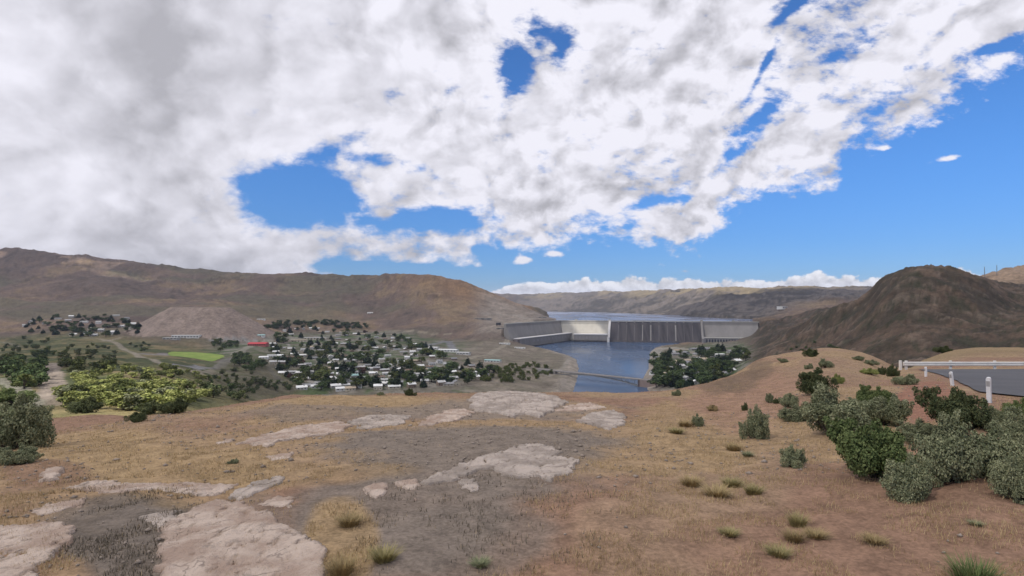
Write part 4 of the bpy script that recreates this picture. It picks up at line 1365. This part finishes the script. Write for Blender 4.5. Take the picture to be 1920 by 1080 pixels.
# ------------------------------------------------------------------ dry grass, weeds and stones that nobody could count
rs_ = np.random.default_rng(5)


def scatter(n, y0, y1, test):
    px = rs_.uniform(-120, 2040, n)
    Y = np.exp(rs_.uniform(math.log(y0), math.log(y1), n))
    X = (px - 960) / F * Y
    c = np.clip(((px - PXL) / DPX).astype(int), 0, NCF - 1)
    r = np.clip((np.log(Y / 1.5) / math.log(10000) * (NR - 1)).astype(int), 0, NR - 1)
    k = test(c, r, px, Y)
    return X[k], Y[k], px[k]


goldness = 1 - np.linalg.norm(col[:NCF] / col[:NCF].sum(-1, keepdims=True) - gold / gold.sum(), axis=-1) / .14
gsum = col[:NCF].sum(-1)


def grass_mesh(X, Y, h0, h1, wd):
    n = len(X)
    Z = ground_v(X, Y)
    a = rs_.uniform(0, 6.28, n)
    h = rs_.uniform(h0, h1, n)
    lean = rs_.uniform(.1, .7, n) * h
    la = rs_.uniform(0, 6.28, n)
    w_ = wd * (1 + Y / 14)
    V_ = np.stack([np.stack([X - np.cos(a) * w_, Y - np.sin(a) * w_, Z - .02], -1), np.stack([X + np.cos(a) * w_, Y + np.sin(a) * w_, Z - .02], -1),
                   np.stack([X + np.cos(la) * lean, Y + np.sin(la) * lean, Z + h], -1)], 1).reshape(-1, 3)
    return V_, np.arange(n * 3).reshape(-1, 3)


gcl = fbm(GX[:NCF] / .55, GY[:NCF] / .55, 4, 501, .55)
inlot = sdist(GX[:NCF], GY[:NCF], LOT) > -.4
X, Y, _ = scatter(430000, 5.2, 70, lambda c, r, px, Y: (rs_.uniform(0, 1, len(px)) < np.clip(goldness[c, r] * 1.6 - .62, .02, 1) * sstep(gcl[c, r], .42, .6)) & ~inlot[c, r])
V_, Q_ = grass_mesh(X, Y, .02, .095, .004)
gsm = leafmat('dry_grass_blade', (.34, .245, .13), (.50, .375, .205), 0, .7)
tag(link('dry_grass', mesh_np('dry_grass', V_, Q_, [gsm])), 'short golden dry grass all over the hilltop', 'dry grass', None, 'stuff')
wp = (patch(235, 1000, 130, 85) + patch(240, 930, 180, 22) + patch(900, 960, 240, 90) * .35 + patch(150, 890, 90, 26) * .4)[:NCF]
X, Y, _ = scatter(160000, 5.2, 20, lambda c, r, px, Y: rs_.uniform(0, 1, len(px)) < np.clip(wp[c, r], 0, 1) * .8 * sstep(gcl[c, r], .40, .62))
V_, Q_ = grass_mesh(X, Y, .02, .09, .006)
tag(link('dry_weeds', mesh_np('dry_weeds', V_, Q_, [leafmat('grey_weed', (.125, .105, .075), (.24, .20, .15), 0, 3)])), 'grey brown dead weeds in the gravel', 'dry weeds', None, 'stuff')
X, Y, _ = scatter(42000, 5, 30, lambda c, r, px, Y: rs_.uniform(0, 1, len(px)) < np.where(gsum[c, r] < .62, .28, .05) * sstep(n1[:NCF][c, r], .38, .6))
keep = ~inlot[np.clip(((X / Y * F + 960 - PXL) / DPX).astype(int), 0, NCF - 1), np.clip((np.log(Y / 1.5) / math.log(10000) * (NR - 1)).astype(int), 0, NR - 1)]
X, Y = X[keep], Y[keep]
n = len(X)
base = np.array([(1, 0, 0), (-1, 0, 0), (0, 1, 0), (0, -1, 0), (0, 0, .7), (0, 0, -.7)], float)
fc = np.array([(0, 2, 4), (2, 1, 4), (1, 3, 4), (3, 0, 4), (2, 0, 5), (1, 2, 5), (3, 1, 5), (0, 3, 5)])
sz = np.exp(rs_.normal(-4.1, .45, n)).clip(.006, .06) * (1 + Y / 22)
V_ = base[None] * sz[:, None, None] * rs_.uniform(.5, 1.3, (n, 6, 1))
an = rs_.uniform(0, 6.28, n)
V_ = np.stack([V_[..., 0] * np.cos(an)[:, None] - V_[..., 1] * np.sin(an)[:, None], V_[..., 0] * np.sin(an)[:, None] + V_[..., 1] * np.cos(an)[:, None], V_[..., 2]], -1)
V_ += np.stack([X, Y, ground_v(X, Y) + sz * .25], -1)[:, None]
Q_ = (fc[None] + (np.arange(n) * 6)[:, None, None]).reshape(-1, 3)
tag(link('gravel', mesh_np('gravel', V_.reshape(-1, 3), Q_, [vary('gravel_stone', (.22, .18, .145), .95, .8, .35, base2=(.31, .255, .21))])), 'small brown and grey stones strewn over the bare ground', 'gravel', None, 'stuff')

# ------------------------------------------------------------------ trees, shrubs and houses of the valley
def tree_proto(seed, kind):
    r_ = np.random.default_rng(seed)
    tk = MB()
    if kind == 'pine':
        tk.tube([(0, 0, -.05), (.01, 0, .5), (0, 0, .97)], [.022, .015, .004], 6)
        C = []
        for i in range(9):
            z = .14 + .8 * i / 8
            R = .30 * (1 - i / 9.6) * r_.uniform(.8, 1.15)
            for j in range(6 if i < 5 else 4):
                a = 6.28 * (j + r_.uniform(0, .8)) / (6 if i < 5 else 4)
                C.append(((R * .62 * math.cos(a), R * .62 * math.sin(a), z - R * .15), (R * .48, R * .48, R * .30 + .02)))
                if i < 5 and j % 2 == 0:
                    tk.tube([(0, 0, z), (R * .6 * math.cos(a), R * .6 * math.sin(a), z - .02)], [.006, .003], 4)
        V_, Q_ = leaves(r_, C, 620, .07, .3, 1.8)
    else:
        tk.tube([(0, 0, -.05), (.02, .01, .2), (.0, .02, .55)], [.035, .028, .014], 6)
        C = []
        for i in range(13):
            a = r_.uniform(0, 6.28)
            r = math.sqrt(r_.uniform(0, 1)) * .30
            z = r_.uniform(.30, .86) if kind != 'shrub' else r_.uniform(.18, .72)
            k = math.sqrt(max(.1, 1 - ((z - .52) / .5) ** 2))
            c = (r * k * math.cos(a), r * k * math.sin(a), z)
            C.append((c, r_.uniform(.12, .20)))
            if i < 5:
                tk.tube([(0, 0, .22), (c[0] * .5, c[1] * .5, z * .7), c], [.016, .010, .004], 4)
        V_, Q_ = leaves(r_, C, 620, .075, .4, 1.3)
    return V_, Q_, tk.mesh('trunk', bark)


TP = {}
for k in range(3):
    TP['pine', k] = tree_proto(600 + k, 'pine')
    TP['round', k] = tree_proto(620 + k, 'round')
    TP['shrub', k] = tree_proto(640 + k, 'shrub')
_tc = {}
REG = []          # (object, zone, kind, px, py): labels are written when everything stands


def crown_mesh(kd, k, mk):
    if (kd, k, mk) not in _tc:
        _tc[kd, k, mk] = mesh_np('crown', TP[kd, k][0], TP[kd, k][1], [LM[mk]])
    return _tc[kd, k, mk]


NAMES = {'pine': 'pine_tree', 'round': 'broadleaf_tree', 'shrub': 'shrub'}
CATS = {'pine': 'pine tree', 'round': 'tree', 'shrub': 'shrub'}


def place_tree(px, py, h, kd, mk, zone, wide=1.0, ymin=150):
    s = spot(px, py, ymin)
    if s is None or s[1] > 5200:
        return None
    x, y, z = s
    if sdist(np.array([x]), np.array([y]), RIVER)[0] > -6:
        return None
    o = thing(NAMES[kd], None, CATS[kd], (x, y, z - .02 * h))
    k = RND.randrange(3)
    o.scale = (h * wide, h * wide, h)
    o.rotation_euler = (0, 0, RND.uniform(0, 6.28))
    link('crown', crown_mesh(kd, k, mk), o)
    link('trunk', TP[kd, k][2], o)
    REG.append((o, zone, kd + ':' + mk, px, py))
    return o


ROOFS = {'white': (.68, .68, .66), 'pale grey': (.42, .42, .41), 'grey': (.24, .24, .245), 'tan': (.38, .31, .23), 'brown': (.17, .12, .09), 'teal': (.30, .46, .44)}
WALLS = {'white': (.62, .61, .58), 'cream': (.50, .45, .36), 'grey': (.34, .33, .31), 'brown': (.22, .17, .13)}
RM = {k: vary('roof_' + k.replace(' ', '_'), v, .8, .4, .15, objrand=.12) for k, v in ROOFS.items()}
WM = {k: vary('wall_' + k, v, .9, .5, .12, objrand=.1) for k, v in WALLS.items()}
HP = {}
for v_, (lw, dp, hh, rh) in enumerate([(13, 9, 3.1, 2.3), (16, 9, 3.0, 1.9), (11, 9, 5.4, 2.4)]):
    hw = MB().prism([(-dp / 2, -2), (dp / 2, -2), (dp / 2, hh), (0, hh + rh), (-dp / 2, hh)], -lw / 2, lw / 2)
    ov, th = .6, .22
    sl_ = rh / (dp / 2)
    rf = MB()
    for s in (-1, 1):
        rf.prism([(0, hh + rh + .05), (s * (dp / 2 + ov), hh - sl_ * ov + .05), (s * (dp / 2 + ov), hh - sl_ * ov + .05 + th), (0, hh + rh + .05 + th)], -lw / 2 - .5, lw / 2 + .5)
    ch = MB().box(lw * .2, lw * .2 + .9, -1.4, -.6, hh, hh + rh + .9)
    wi = [MB().box(x - .8, x + .8, -dp / 2 - .05, -dp / 2 - .002, .9, 2.2) for x in (-lw * .32, lw * .3)]
    dr = MB().box(-.55, .55, -dp / 2 - .05, -dp / 2 - .002, -.1, 2.1)
    gw = MB().box(-lw / 2 - .05, -lw / 2 - .002, -.8, .8, .9, 2.2)
    HP[v_] = (hw, rf, ch, wi, dr, gw)
_hm = {}


def hmesh(v_, part, m_, i=0):
    key = (v_, part, m_.name, i)
    if key not in _hm:
        src = {'wall': HP[v_][0], 'roof': HP[v_][1], 'chimney': HP[v_][2], 'window': HP[v_][3][i % 2] if i < 2 else HP[v_][5], 'door': HP[v_][4]}[part]
        _hm[key] = src.mesh(part, m_)
    return _hm[key]


doorm = vary('door_paint', (.16, .11, .08), .7, 1, .2)


def place_house(px, py, roof, wall, zone, v_=None, rz=None, s_=1.0, label=None, ymin=150):
    s = spot(px, py, ymin)
    if s is None or s[1] > 5200:
        return None
    x, y, z = s
    if sdist(np.array([x]), np.array([y]), RIVER)[0] > -14:
        return None
    v_ = RND.randrange(3) if v_ is None else v_
    rz = RND.choice([.35, .35, .35 + math.pi / 2, .2, .5]) if rz is None else rz
    t = thing('house', label, 'house', (x, y, z + .1))
    t.rotation_euler = (0, 0, rz)
    t.scale = (s_ * 1.42, s_ * 1.42, s_ * 1.25)
    link('wall', hmesh(v_, 'wall', WM[wall]), t)
    r_ = link('roof', hmesh(v_, 'roof', RM[roof]), t)
    if y < 2300:
        link('chimney', hmesh(v_, 'chimney', WM['brown']), r_)
        link('door', hmesh(v_, 'door', doorm), t)
        for i in range(3):
            link('window', hmesh(v_, 'window', M['win'], i), t)
    if not label:
        REG.append((t, zone, 'house:' + roof + ':' + wall, px, py))
    return t


TAKEN = []


def free(px, py, r):
    for a, b, c in TAKEN:
        if abs(px - a) < (r + c) and abs(py - b) < (r + c) * .45:
            return False
    TAKEN.append((px, py, r))
    return True


def poly_pick(poly):
    xs, ys = [p[0] for p in poly], [p[1] for p in poly]
    for _ in range(400):
        a, b = RND.uniform(min(xs), max(xs)), RND.uniform(min(ys), max(ys))
        if inpoly(np.array([a]), np.array([b]), poly)[0]:
            return a, b
    return None


# buildings one can tell apart
def big_building(name, px, py, wpx, d, h, roofm, wallm, label, rz=0.0, gable=0.0, ymin=150, cat='building', win=6):
    x, y, z = spot(px, py, ymin)
    wd = wpx / F * y
    t = thing(name, label, cat, (x, y, z))
    t.rotation_euler = (0, 0, rz)
    MB().box(-wd / 2, wd / 2, 0, d, -4, h).build('wall', wallm, t)
    if gable:
        MB().prism([(-1, h + .05), (d + 1, h + .05), (d + 1, h + .5), (d / 2, h + gable), (-1, h + .5)], -wd / 2 - 1, wd / 2 + 1).build('roof', roofm, t)
    else:
        MB().box(-wd / 2 - .6, wd / 2 + .6, -.6, d + .6, h + .05, h + .9).build('roof', roofm, t)
    wx = wd / win
    for i in range(win):
        a = -wd / 2 + wx * (i + .25)
        MB().box(a, a + wx * .5, -.12, -.01, h * .35, h * .75).build('window', M['win'], t)
    MB().box(-1.4, 1.4, -.1, -.012, -.5, min(2.6, h * .34)).build('door', doorm, t)
    TAKEN.append((px, py, wpx * .5))
    return t


for a in [('control_building', 934, 610, 8, 14, 12, M['conc'], M['conc_dark'], 'dark grey square building where the dam meets the left hillside'), ('control_building', 958, 626, 16, 14, 8, M['conc_light'], M['conc'], 'low pale concrete building above the angled powerhouse'),
          ('retaining_wall', 905, 600, 34, 6, 9, M['conc_light'], M['conc'], 'pale upper retaining wall stepping down the left abutment'), ('retaining_wall', 945, 618, 30, 6, 7, M['conc_light'], M['conc'], 'lower retaining wall just above the low concrete building'),
          ('retaining_wall', 1012, 596, 26, 6, 5, M['conc_light'], M['conc'], 'low pale wall by the lake shore behind the dam wing')]:
    big_building(*a, -.2, win=3, ymin=1500)
redm = vary('red_roof', (.50, .045, .055), .6, .1, .12)
big_building('school_building', 481, 649, 32, 34, 7, redm, vary('red_brick_wall', (.36, .12, .11), .9, .2, .2), 'long low building with a bright red roof at the edge of town', .1, 5, win=8)
big_building('warehouse', 347, 634, 50, 38, 9, RM['white'], WM['white'], 'long white flat-roofed building at the foot of the gravel mound', .06, win=9)
big_building('warehouse', 318, 637, 26, 24, 6, RM['pale grey'], WM['grey'], 'low pale grey building left of the long white one', .06, win=4)
big_building('house', 488, 631, 14, 18, 5, RM['teal'], WM['white'], 'house with a teal roof behind the red-roofed building', .2, 3, cat='house', win=3)
big_building('warehouse', 838, 660, 36, 30, 7, RM['white'], WM['white'], 'long bright white roofed hall on the riverside of town', -.25, 2.5, win=6)
big_building('warehouse', 811, 655, 18, 24, 6, RM['white'], WM['white'], 'shorter white hall left of the long bright one', -.25, 2.5, win=3)
big_building('warehouse', 867, 665, 24, 24, 6, RM['pale grey'], WM['white'], 'pale grey roofed hall right of the long bright one', -.25, 2.5, win=4)
big_building('warehouse', 922, 679, 30, 22, 5, RM['teal'], WM['white'], 'pale teal sheds beside the yard near the river', -.3, 2, win=5)
big_building('warehouse', 946, 646, 20, 14, 5, RM['white'], WM['white'], 'white flat shed on the slope left of the powerhouse', -.15, 1.5, win=4)
big_building('warehouse', 974, 654, 20, 14, 5, RM['white'], WM['white'], 'white flat shed nearest the powerhouse end', -.35, 1.5, win=4)
big_building('warehouse', 590, 636, 40, 30, 6, RM['pale grey'], WM['cream'], 'wide pale grey building in the back part of town', .1, win=7)
big_building('warehouse', 560, 641, 28, 26, 6, RM['tan'], WM['cream'], 'tan roofed building left of the wide pale grey one', .1, 2, win=5)
big_building('house', 694, 588, 10, 14, 5, RM['white'], WM['white'], 'lone white house on the slope of the middle hill', .2, 3, cat='house', win=2)
big_building('house', 489, 600, 14, 12, 4, RM['white'], WM['white'], 'white strip of a building above the green belt behind town', .1, 2, cat='house', win=3)
big_building('warehouse', 1350, 668, 22, 22, 6, RM['white'], WM['white'], 'bright white hall among the trees of the right bank', .3, 2, win=4)
big_building('warehouse', 1396, 661, 16, 12, 4, RM['white'], WM['white'], 'small white shed at the top of the right bank trees', .4, 1.5, win=3)
big_building('warehouse', 1472, 579, 15, 40, 14, RM['white'], WM['white'], 'white square building high on the hillside above the dam', .5, win=3)

GA, GB, GC, GD_ = 'hillside suburb', 'town', 'right bank', 'left slope'
# houses seen clearly in the nearest rows of the town
for px, py, rf_, wl, lab in [
    (595, 727, 'white', 'white', 'brightest white house at the front edge of town'), (614, 725, 'pale grey', 'cream', 'cream house right next to the brightest white house'), (657, 731, 'tan', 'cream', 'tan roofed house right at the golden brink'),
    (718, 722, 'white', 'white', 'white and pink house near the brink below the town middle'), (545, 700, 'pale grey', 'white', 'wide grey house beside the lower town road'), (552, 712, 'pale grey', 'white', 'pale house below the wide grey one by the road'),
    (637, 706, 'white', 'cream', 'pale house between tall dark trees above the front edge'), (636, 694, 'white', 'white', 'white house directly above the pale one between tall trees'), (665, 709, 'teal', 'grey', 'house with a blue grey roof near the front edge'),
    (757, 709, 'white', 'white', 'long white house in the right part of the front edge'), (784, 704, 'pale grey', 'white', 'grey roofed house right of the long white one'), (805, 702, 'white', 'white', 'tall white house near dark trees at the right front'),
    (825, 701, 'white', 'cream', 'small white house right of the tall white one'), (884, 696, 'tan', 'cream', 'cream two-storey house near the riverside thicket'), (620, 672, 'white', 'grey', 'white roof in the middle rows left of a tall pine'),
    (660, 670, 'white', 'white', 'long white roof in the middle of town'), (567, 668, 'white', 'grey', 'blue white roof right of the brown open lot'), (545, 672, 'brown', 'brown', 'brown house in the middle left of town'), (495, 672, 'white', 'white', 'white house right below the red-roofed building'), (510, 669, 'pale grey', 'white', 'long grey white house next to the town road top')]:
    place_house(px, py, rf_, wl, GB, label=lab)
    TAKEN.append((px, py, 7))
T_TOWN = [(505, 655), (520, 622), (560, 612), (640, 622), (760, 630), (830, 668), (905, 690), (930, 700), (870, 722), (730, 730), (640, 733), (560, 730), (520, 700), (500, 668)]
n_ = 0
for _ in range(900):
    p = poly_pick(T_TOWN)
    if p and free(p[0], p[1], 6.0):
        rf_ = RND.choices(['white', 'pale grey', 'grey', 'tan', 'brown'], [36, 34, 14, 10, 6])[0]
        n_ += place_house(p[0], p[1], rf_, RND.choice(['white', 'cream', 'grey', 'white', 'brown']), GB) is not None
    if n_ > 150:
        break
n_ = 0
T_SUB = [(38, 612), (60, 600), (110, 594), (215, 592), (258, 608), (268, 626), (230, 632), (150, 634), (60, 626)]
SUBH = [(58, 604), (85, 607), (110, 599), (134, 596), (158, 605), (185, 607), (202, 613), (228, 613), (238, 600), (250, 610), (247, 618), (170, 618), (138, 629), (166, 625), (190, 622), (214, 626), (50, 611), (128, 602), (218, 593), (176, 630)]
for px, py in SUBH:
    place_house(px, py, RND.choice(['white', 'pale grey', 'pale grey', 'grey']), RND.choice(['white', 'grey', 'cream']), GA, s_=1.2)
    TAKEN.append((px, py, 5))
for _ in range(500):
    p = poly_pick([(1222, 664), (1290, 652), (1345, 655), (1400, 660), (1385, 690), (1330, 722), (1250, 726), (1226, 700)])
    if p and free(p[0], p[1], 6.5):
        place_house(p[0], p[1], RND.choice(['white', 'pale grey', 'grey', 'grey', 'tan']), RND.choice(['white', 'grey', 'cream']), GC, s_=1.35)
        n_ += 1
    if n_ > 32:
        break


def wood(poly, n, zone, mixk, h0, h1, gap=0.0, wide=(1.25, 1.85), ymin=150):
    c = 0
    for _ in range(n * 12):
        if c >= n:
            break
        p = poly_pick(poly)
        if p is None or (gap and not free(p[0], p[1], gap)):
            continue
        kd, mk = RND.choices([m_[0] for m_ in mixk], [m_[1] for m_ in mixk])[0]
        h = RND.uniform(h0, h1) * (1.25 if kd == 'pine' else 1)
        if place_tree(p[0], p[1], h, kd, mk, zone, RND.uniform(*wide), ymin):
            c += 1


TOWNMIX = [(('round', 'tree'), 42), (('round', 'light'), 26), (('pine', 'pine'), 38), (('round', 'red'), 3)]
wood(T_TOWN, 270, GB, TOWNMIX, 10, 25, 0, (1.35, 2.0))
wood([(395, 662), (400, 642), (430, 640), (452, 645), (440, 655)], 16, 'green belt behind the field', [(('round', 'tree'), 60), (('round', 'light'), 20)], 12, 18)
wood([(235, 648), (300, 640), (330, 648), (300, 658), (250, 662)], 12, 'green belt left of the field', [(('round', 'light'), 40), (('round', 'tree'), 30)], 6, 10)
wood([(432, 690), (440, 672), (480, 676), (496, 690), (470, 700)], 18, 'dark grove right of the field', [(('round', 'tree'), 60), (('round', 'light'), 12)], 13, 20)
wood(T_SUB, 85, GA, [(('round', 'tree'), 60), (('pine', 'pine'), 40)], 12, 19, 0, (1.6, 2.3))
wood([(0, 640), (40, 632), (110, 640), (90, 690), (60, 740), (0, 700)], 60, GD_, [(('shrub', 'tree'), 50), (('shrub', 'light'), 20)], 9, 16, 0, (1.1, 1.6))
wood([(115, 645), (230, 650), (250, 680), (180, 700), (110, 700)], 44, GD_, [(('shrub', 'dark'), 50), (('shrub', 'light'), 25)], 7, 12, 0, (1.1, 1.6))
wood([(110, 740), (130, 706), (230, 690), (300, 682), (380, 700), (415, 712), (400, 742), (360, 766), (200, 772), (130, 765)], 185, 'sunlit thicket', [(('shrub', 'yellow'), 62), (('shrub', 'light'), 30), (('shrub', 'sage'), 15)], 3.8, 7.5, 0, (1.3, 2.0), 85)
wood([(400, 700), (430, 692), (540, 716), (550, 734), (480, 752), (400, 752), (380, 735)], 56, 'dark slope below town', [(('shrub', 'dark'), 50), (('shrub', 'tree'), 30), (('shrub', 'light'), 14)], 6, 11, 0, (1.1, 1.7))
wood([(1222, 672), (1300, 652), (1405, 662), (1396, 690), (1340, 726), (1230, 730), (1222, 710)], 120, GC, [(('round', 'tree'), 60), (('pine', 'pine'), 30), (('round', 'light'), 10)], 17, 27, 1.4, (1.3, 1.9))
wood([(1222, 690), (1290, 680), (1350, 690), (1345, 726), (1230, 732)], 26, GC, [(('round', 'tree'), 60), (('pine', 'pine'), 50)], 15, 22, 0, (1.4, 1.9))
wood([(1470, 650), (1560, 640), (1600, 660), (1560, 664), (1480, 664)], 10, 'foot of the rocky hill', [(('shrub', 'tree'), 50)], 5, 9, 0, (1.2, 1.6), 200)

def wood_mass(name, poly, n, mk, h0, h1, wide, label, cat):
    r_ = np.random.default_rng(len(label))
    VS, QS, b = [], [], 0
    for _ in range(n * 4):
        p = poly_pick(poly)
        s = spot(p[0], p[1], 150)
        if s is None or s[1] > 5200 or sdist(np.array([s[0]]), np.array([s[1]]), RIVER)[0] > -6:
            continue
        V_, Q_, _t = TP['round', RND.randrange(3)]
        h = RND.uniform(h0, h1)
        a = RND.uniform(0, 6.28)
        wv = h * RND.uniform(*wide)
        VS.append(np.stack([(V_[:, 0] * math.cos(a) - V_[:, 1] * math.sin(a)) * wv + s[0], (V_[:, 0] * math.sin(a) + V_[:, 1] * math.cos(a)) * wv + s[1], V_[:, 2] * h + s[2] - .15 * h], -1))
        QS.append(Q_ + b)
        b += len(V_)
        if len(VS) >= n:
            break
    tag(link(name, mesh_np(name, np.concatenate(VS), np.concatenate(QS), [LM[mk]])), label, cat, None, 'stuff')


wood_mass('wood', [(500, 618), (520, 604), (600, 602), (690, 610), (700, 620), (600, 614)], 75, 'tree', 16, 26, (1.4, 2.0), 'dark green belt of trees along the foot of the hills behind town', 'wood')
wood_mass('thicket', [(895, 716), (930, 692), (990, 680), (1030, 690), (1042, 706), (985, 720)], 75, 'light', 10, 16, (1.1, 1.5), 'green thicket between the town and the river bend', 'thicket')
# ------------------------------------------------------------------ green sports field
s = spot(367, 669, 60)
N1, N2 = 40, 14
fv, ff = [], []
for i in range(N2 + 1):
    for j in range(N1):
        a = 6.2832 * j / N1
        r = i / N2
        r *= 1 + .10 * math.sin(2.3 * a + 1) + .06 * math.sin(5 * a)
        px = 367 + 47 * r * math.copysign(abs(math.cos(a)) ** .8, math.cos(a)) + 4 * r * math.sin(a)
        y = s[1] + 150 * r * math.sin(a)
        x = (px - 960) / F * y
        fv.append((x, y, ground(x, y) + .5))
for i in range(N2):
    for j in range(N1):
        ff.append((i * N1 + j, i * N1 + (j + 1) % N1, (i + 1) * N1 + (j + 1) % N1, (i + 1) * N1 + j))
me = mesh_np('playing_field', fv, ff, [vary('mown_grass', (.145, .225, .035), .95, .03, .25, base2=(.22, .28, .06))], True)
tag(link('playing_field', me), 'bright green mown oval playing field below the gravel mound', 'field', None, 'structure')

# ------------------------------------------------------------------ masts on the far right hill
for px, py, top, lab in [(1846, 513, 490, 'thin lattice mast on the far right skyline, left one of the two'), (1869, 508, 487, 'thin lattice mast on the far right skyline, right one of the two')]:
    s = spot(px, py, 1500) or spot(px, py + 8, 1500)
    x, y, z = s
    h = (py - top) / F * y
    t = thing('radio_mast', lab, 'mast', (x, y, z), 'masts on the far right hill')
    mb = MB()
    for i in range(3):
        a = 2.1 * i
        mb.bar((1.6 * math.cos(a), 1.6 * math.sin(a), -2), (.6 * math.cos(a), .6 * math.sin(a), h * .9), .5)
    for i in range(10):
        z0, z1 = h * .09 * i, h * .09 * (i + 1)
        r0, r1 = 1.6 - i * .1, 1.5 - i * .1
        for j in range(3):
            mb.bar((r0 * math.cos(2.1 * j), r0 * math.sin(2.1 * j), z0), (r1 * math.cos(2.1 * j + 2.1), r1 * math.sin(2.1 * j + 2.1), z1), .25)
    mb.build('lattice', M['steel'], t)
    MB().tube([(0, 0, h * .88), (0, 0, h)], [.3, .15], 5).build('antenna', M['steel'], t)

# ------------------------------------------------------------------ labels of the many
ROWS = {'town': (612, 655, 690, ('at the back of town', 'in the middle rows of town', 'in the front rows of town')), 'hillside suburb': (590, 606, 618, ('at the upper edge of the hillside suburb', 'in the middle of the hillside suburb', 'at the lower edge of the hillside suburb')),
        'right bank': (650, 676, 700, ('in the upper part of the right bank grove', 'in the middle of the right bank grove', 'at the near edge of the right bank grove'))}
WHERE = {'green belt behind town': 'in the green belt behind town', 'green belt behind the field': 'behind the green playing field', 'green belt left of the field': 'left of the green playing field', 'dark grove right of the field': 'in the grove right of the playing field',
         'left slope': 'on the shaded slope left of the thicket', 'sunlit thicket': 'in the sunlit thicket below the hilltop', 'dark slope below town': 'on the dark slope beside the lower town road', 'riverside thicket': 'in the green thicket by the river bend',
         'foot of the rocky hill': 'at the foot of the rocky hill'}
WORDS = {'pine:pine': 'dark pointed pine', 'round:tree': 'dark green round tree', 'round:light': 'light green round tree', 'round:red': 'dark plum red tree', 'shrub:tree': 'dark green shrub', 'shrub:light': 'light green shrub',
         'shrub:dark': 'dark brownish shrub', 'shrub:yellow': 'yellow green shrub', 'shrub:sage': 'grey sage shrub'}
ORD = ['leftmost', 'second from left', 'third from left', 'fourth from left', 'fifth from left', 'sixth from left']
cls_ = {}
for o, zone, kd, px, py in REG:
    if zone in ROWS:
        a, b, c, nm = ROWS[zone]
        where = nm[0] if py < b else nm[1] if py < c else nm[2]
        if zone == 'town':
            where += ' on the left' if px < 600 else ' nearest the river' if px > 770 else ''
    else:
        where = WHERE[zone]
    if kd.startswith('house'):
        _, rf_, wl = kd.split(':')
        w_ = f'{rf_}-roofed {wl} house'
        grp = 'houses of the ' + zone
    else:
        w_ = WORDS[kd]
        grp = ('trees ' if not kd.startswith('shrub') else 'shrubs ') + ('of the ' + zone if zone in ROWS else where)
    cls_.setdefault((w_, where, grp), []).append((px, o))
for (w_, where, grp), L in cls_.items():
    L.sort(key=lambda e: e[0])
    for i, (px, o) in enumerate(L):
        lab = f'{w_} {where}'
        if 1 < len(L) <= 6:
            lab += ', ' + (ORD[i] if i < len(L) - 1 or i == 0 else 'rightmost') + ''
        tag(o, lab, None, grp)

# ------------------------------------------------------------------ the air between
hz = bpy.data.materials.new('haze')
hz.use_nodes = True
hz.node_tree.nodes.clear()
pv = hz.node_tree.nodes.new('ShaderNodeVolumePrincipled')
pv.inputs['Color'].default_value = (.72, .80, 1.0, 1)
pv.inputs['Density'].default_value = 3.4e-5
ho = hz.node_tree.nodes.new('ShaderNodeOutputMaterial')
hz.node_tree.links.new(pv.outputs[0], ho.inputs['Volume'])
zlow = float(GZ.min()) - 1
tag(MB().box(-24000, 24000, -24000, 24000, zlow, float(GZ.max()) + 60).build('haze', hz), 'thin pale haze lying over the valley', 'haze', None, 'stuff')
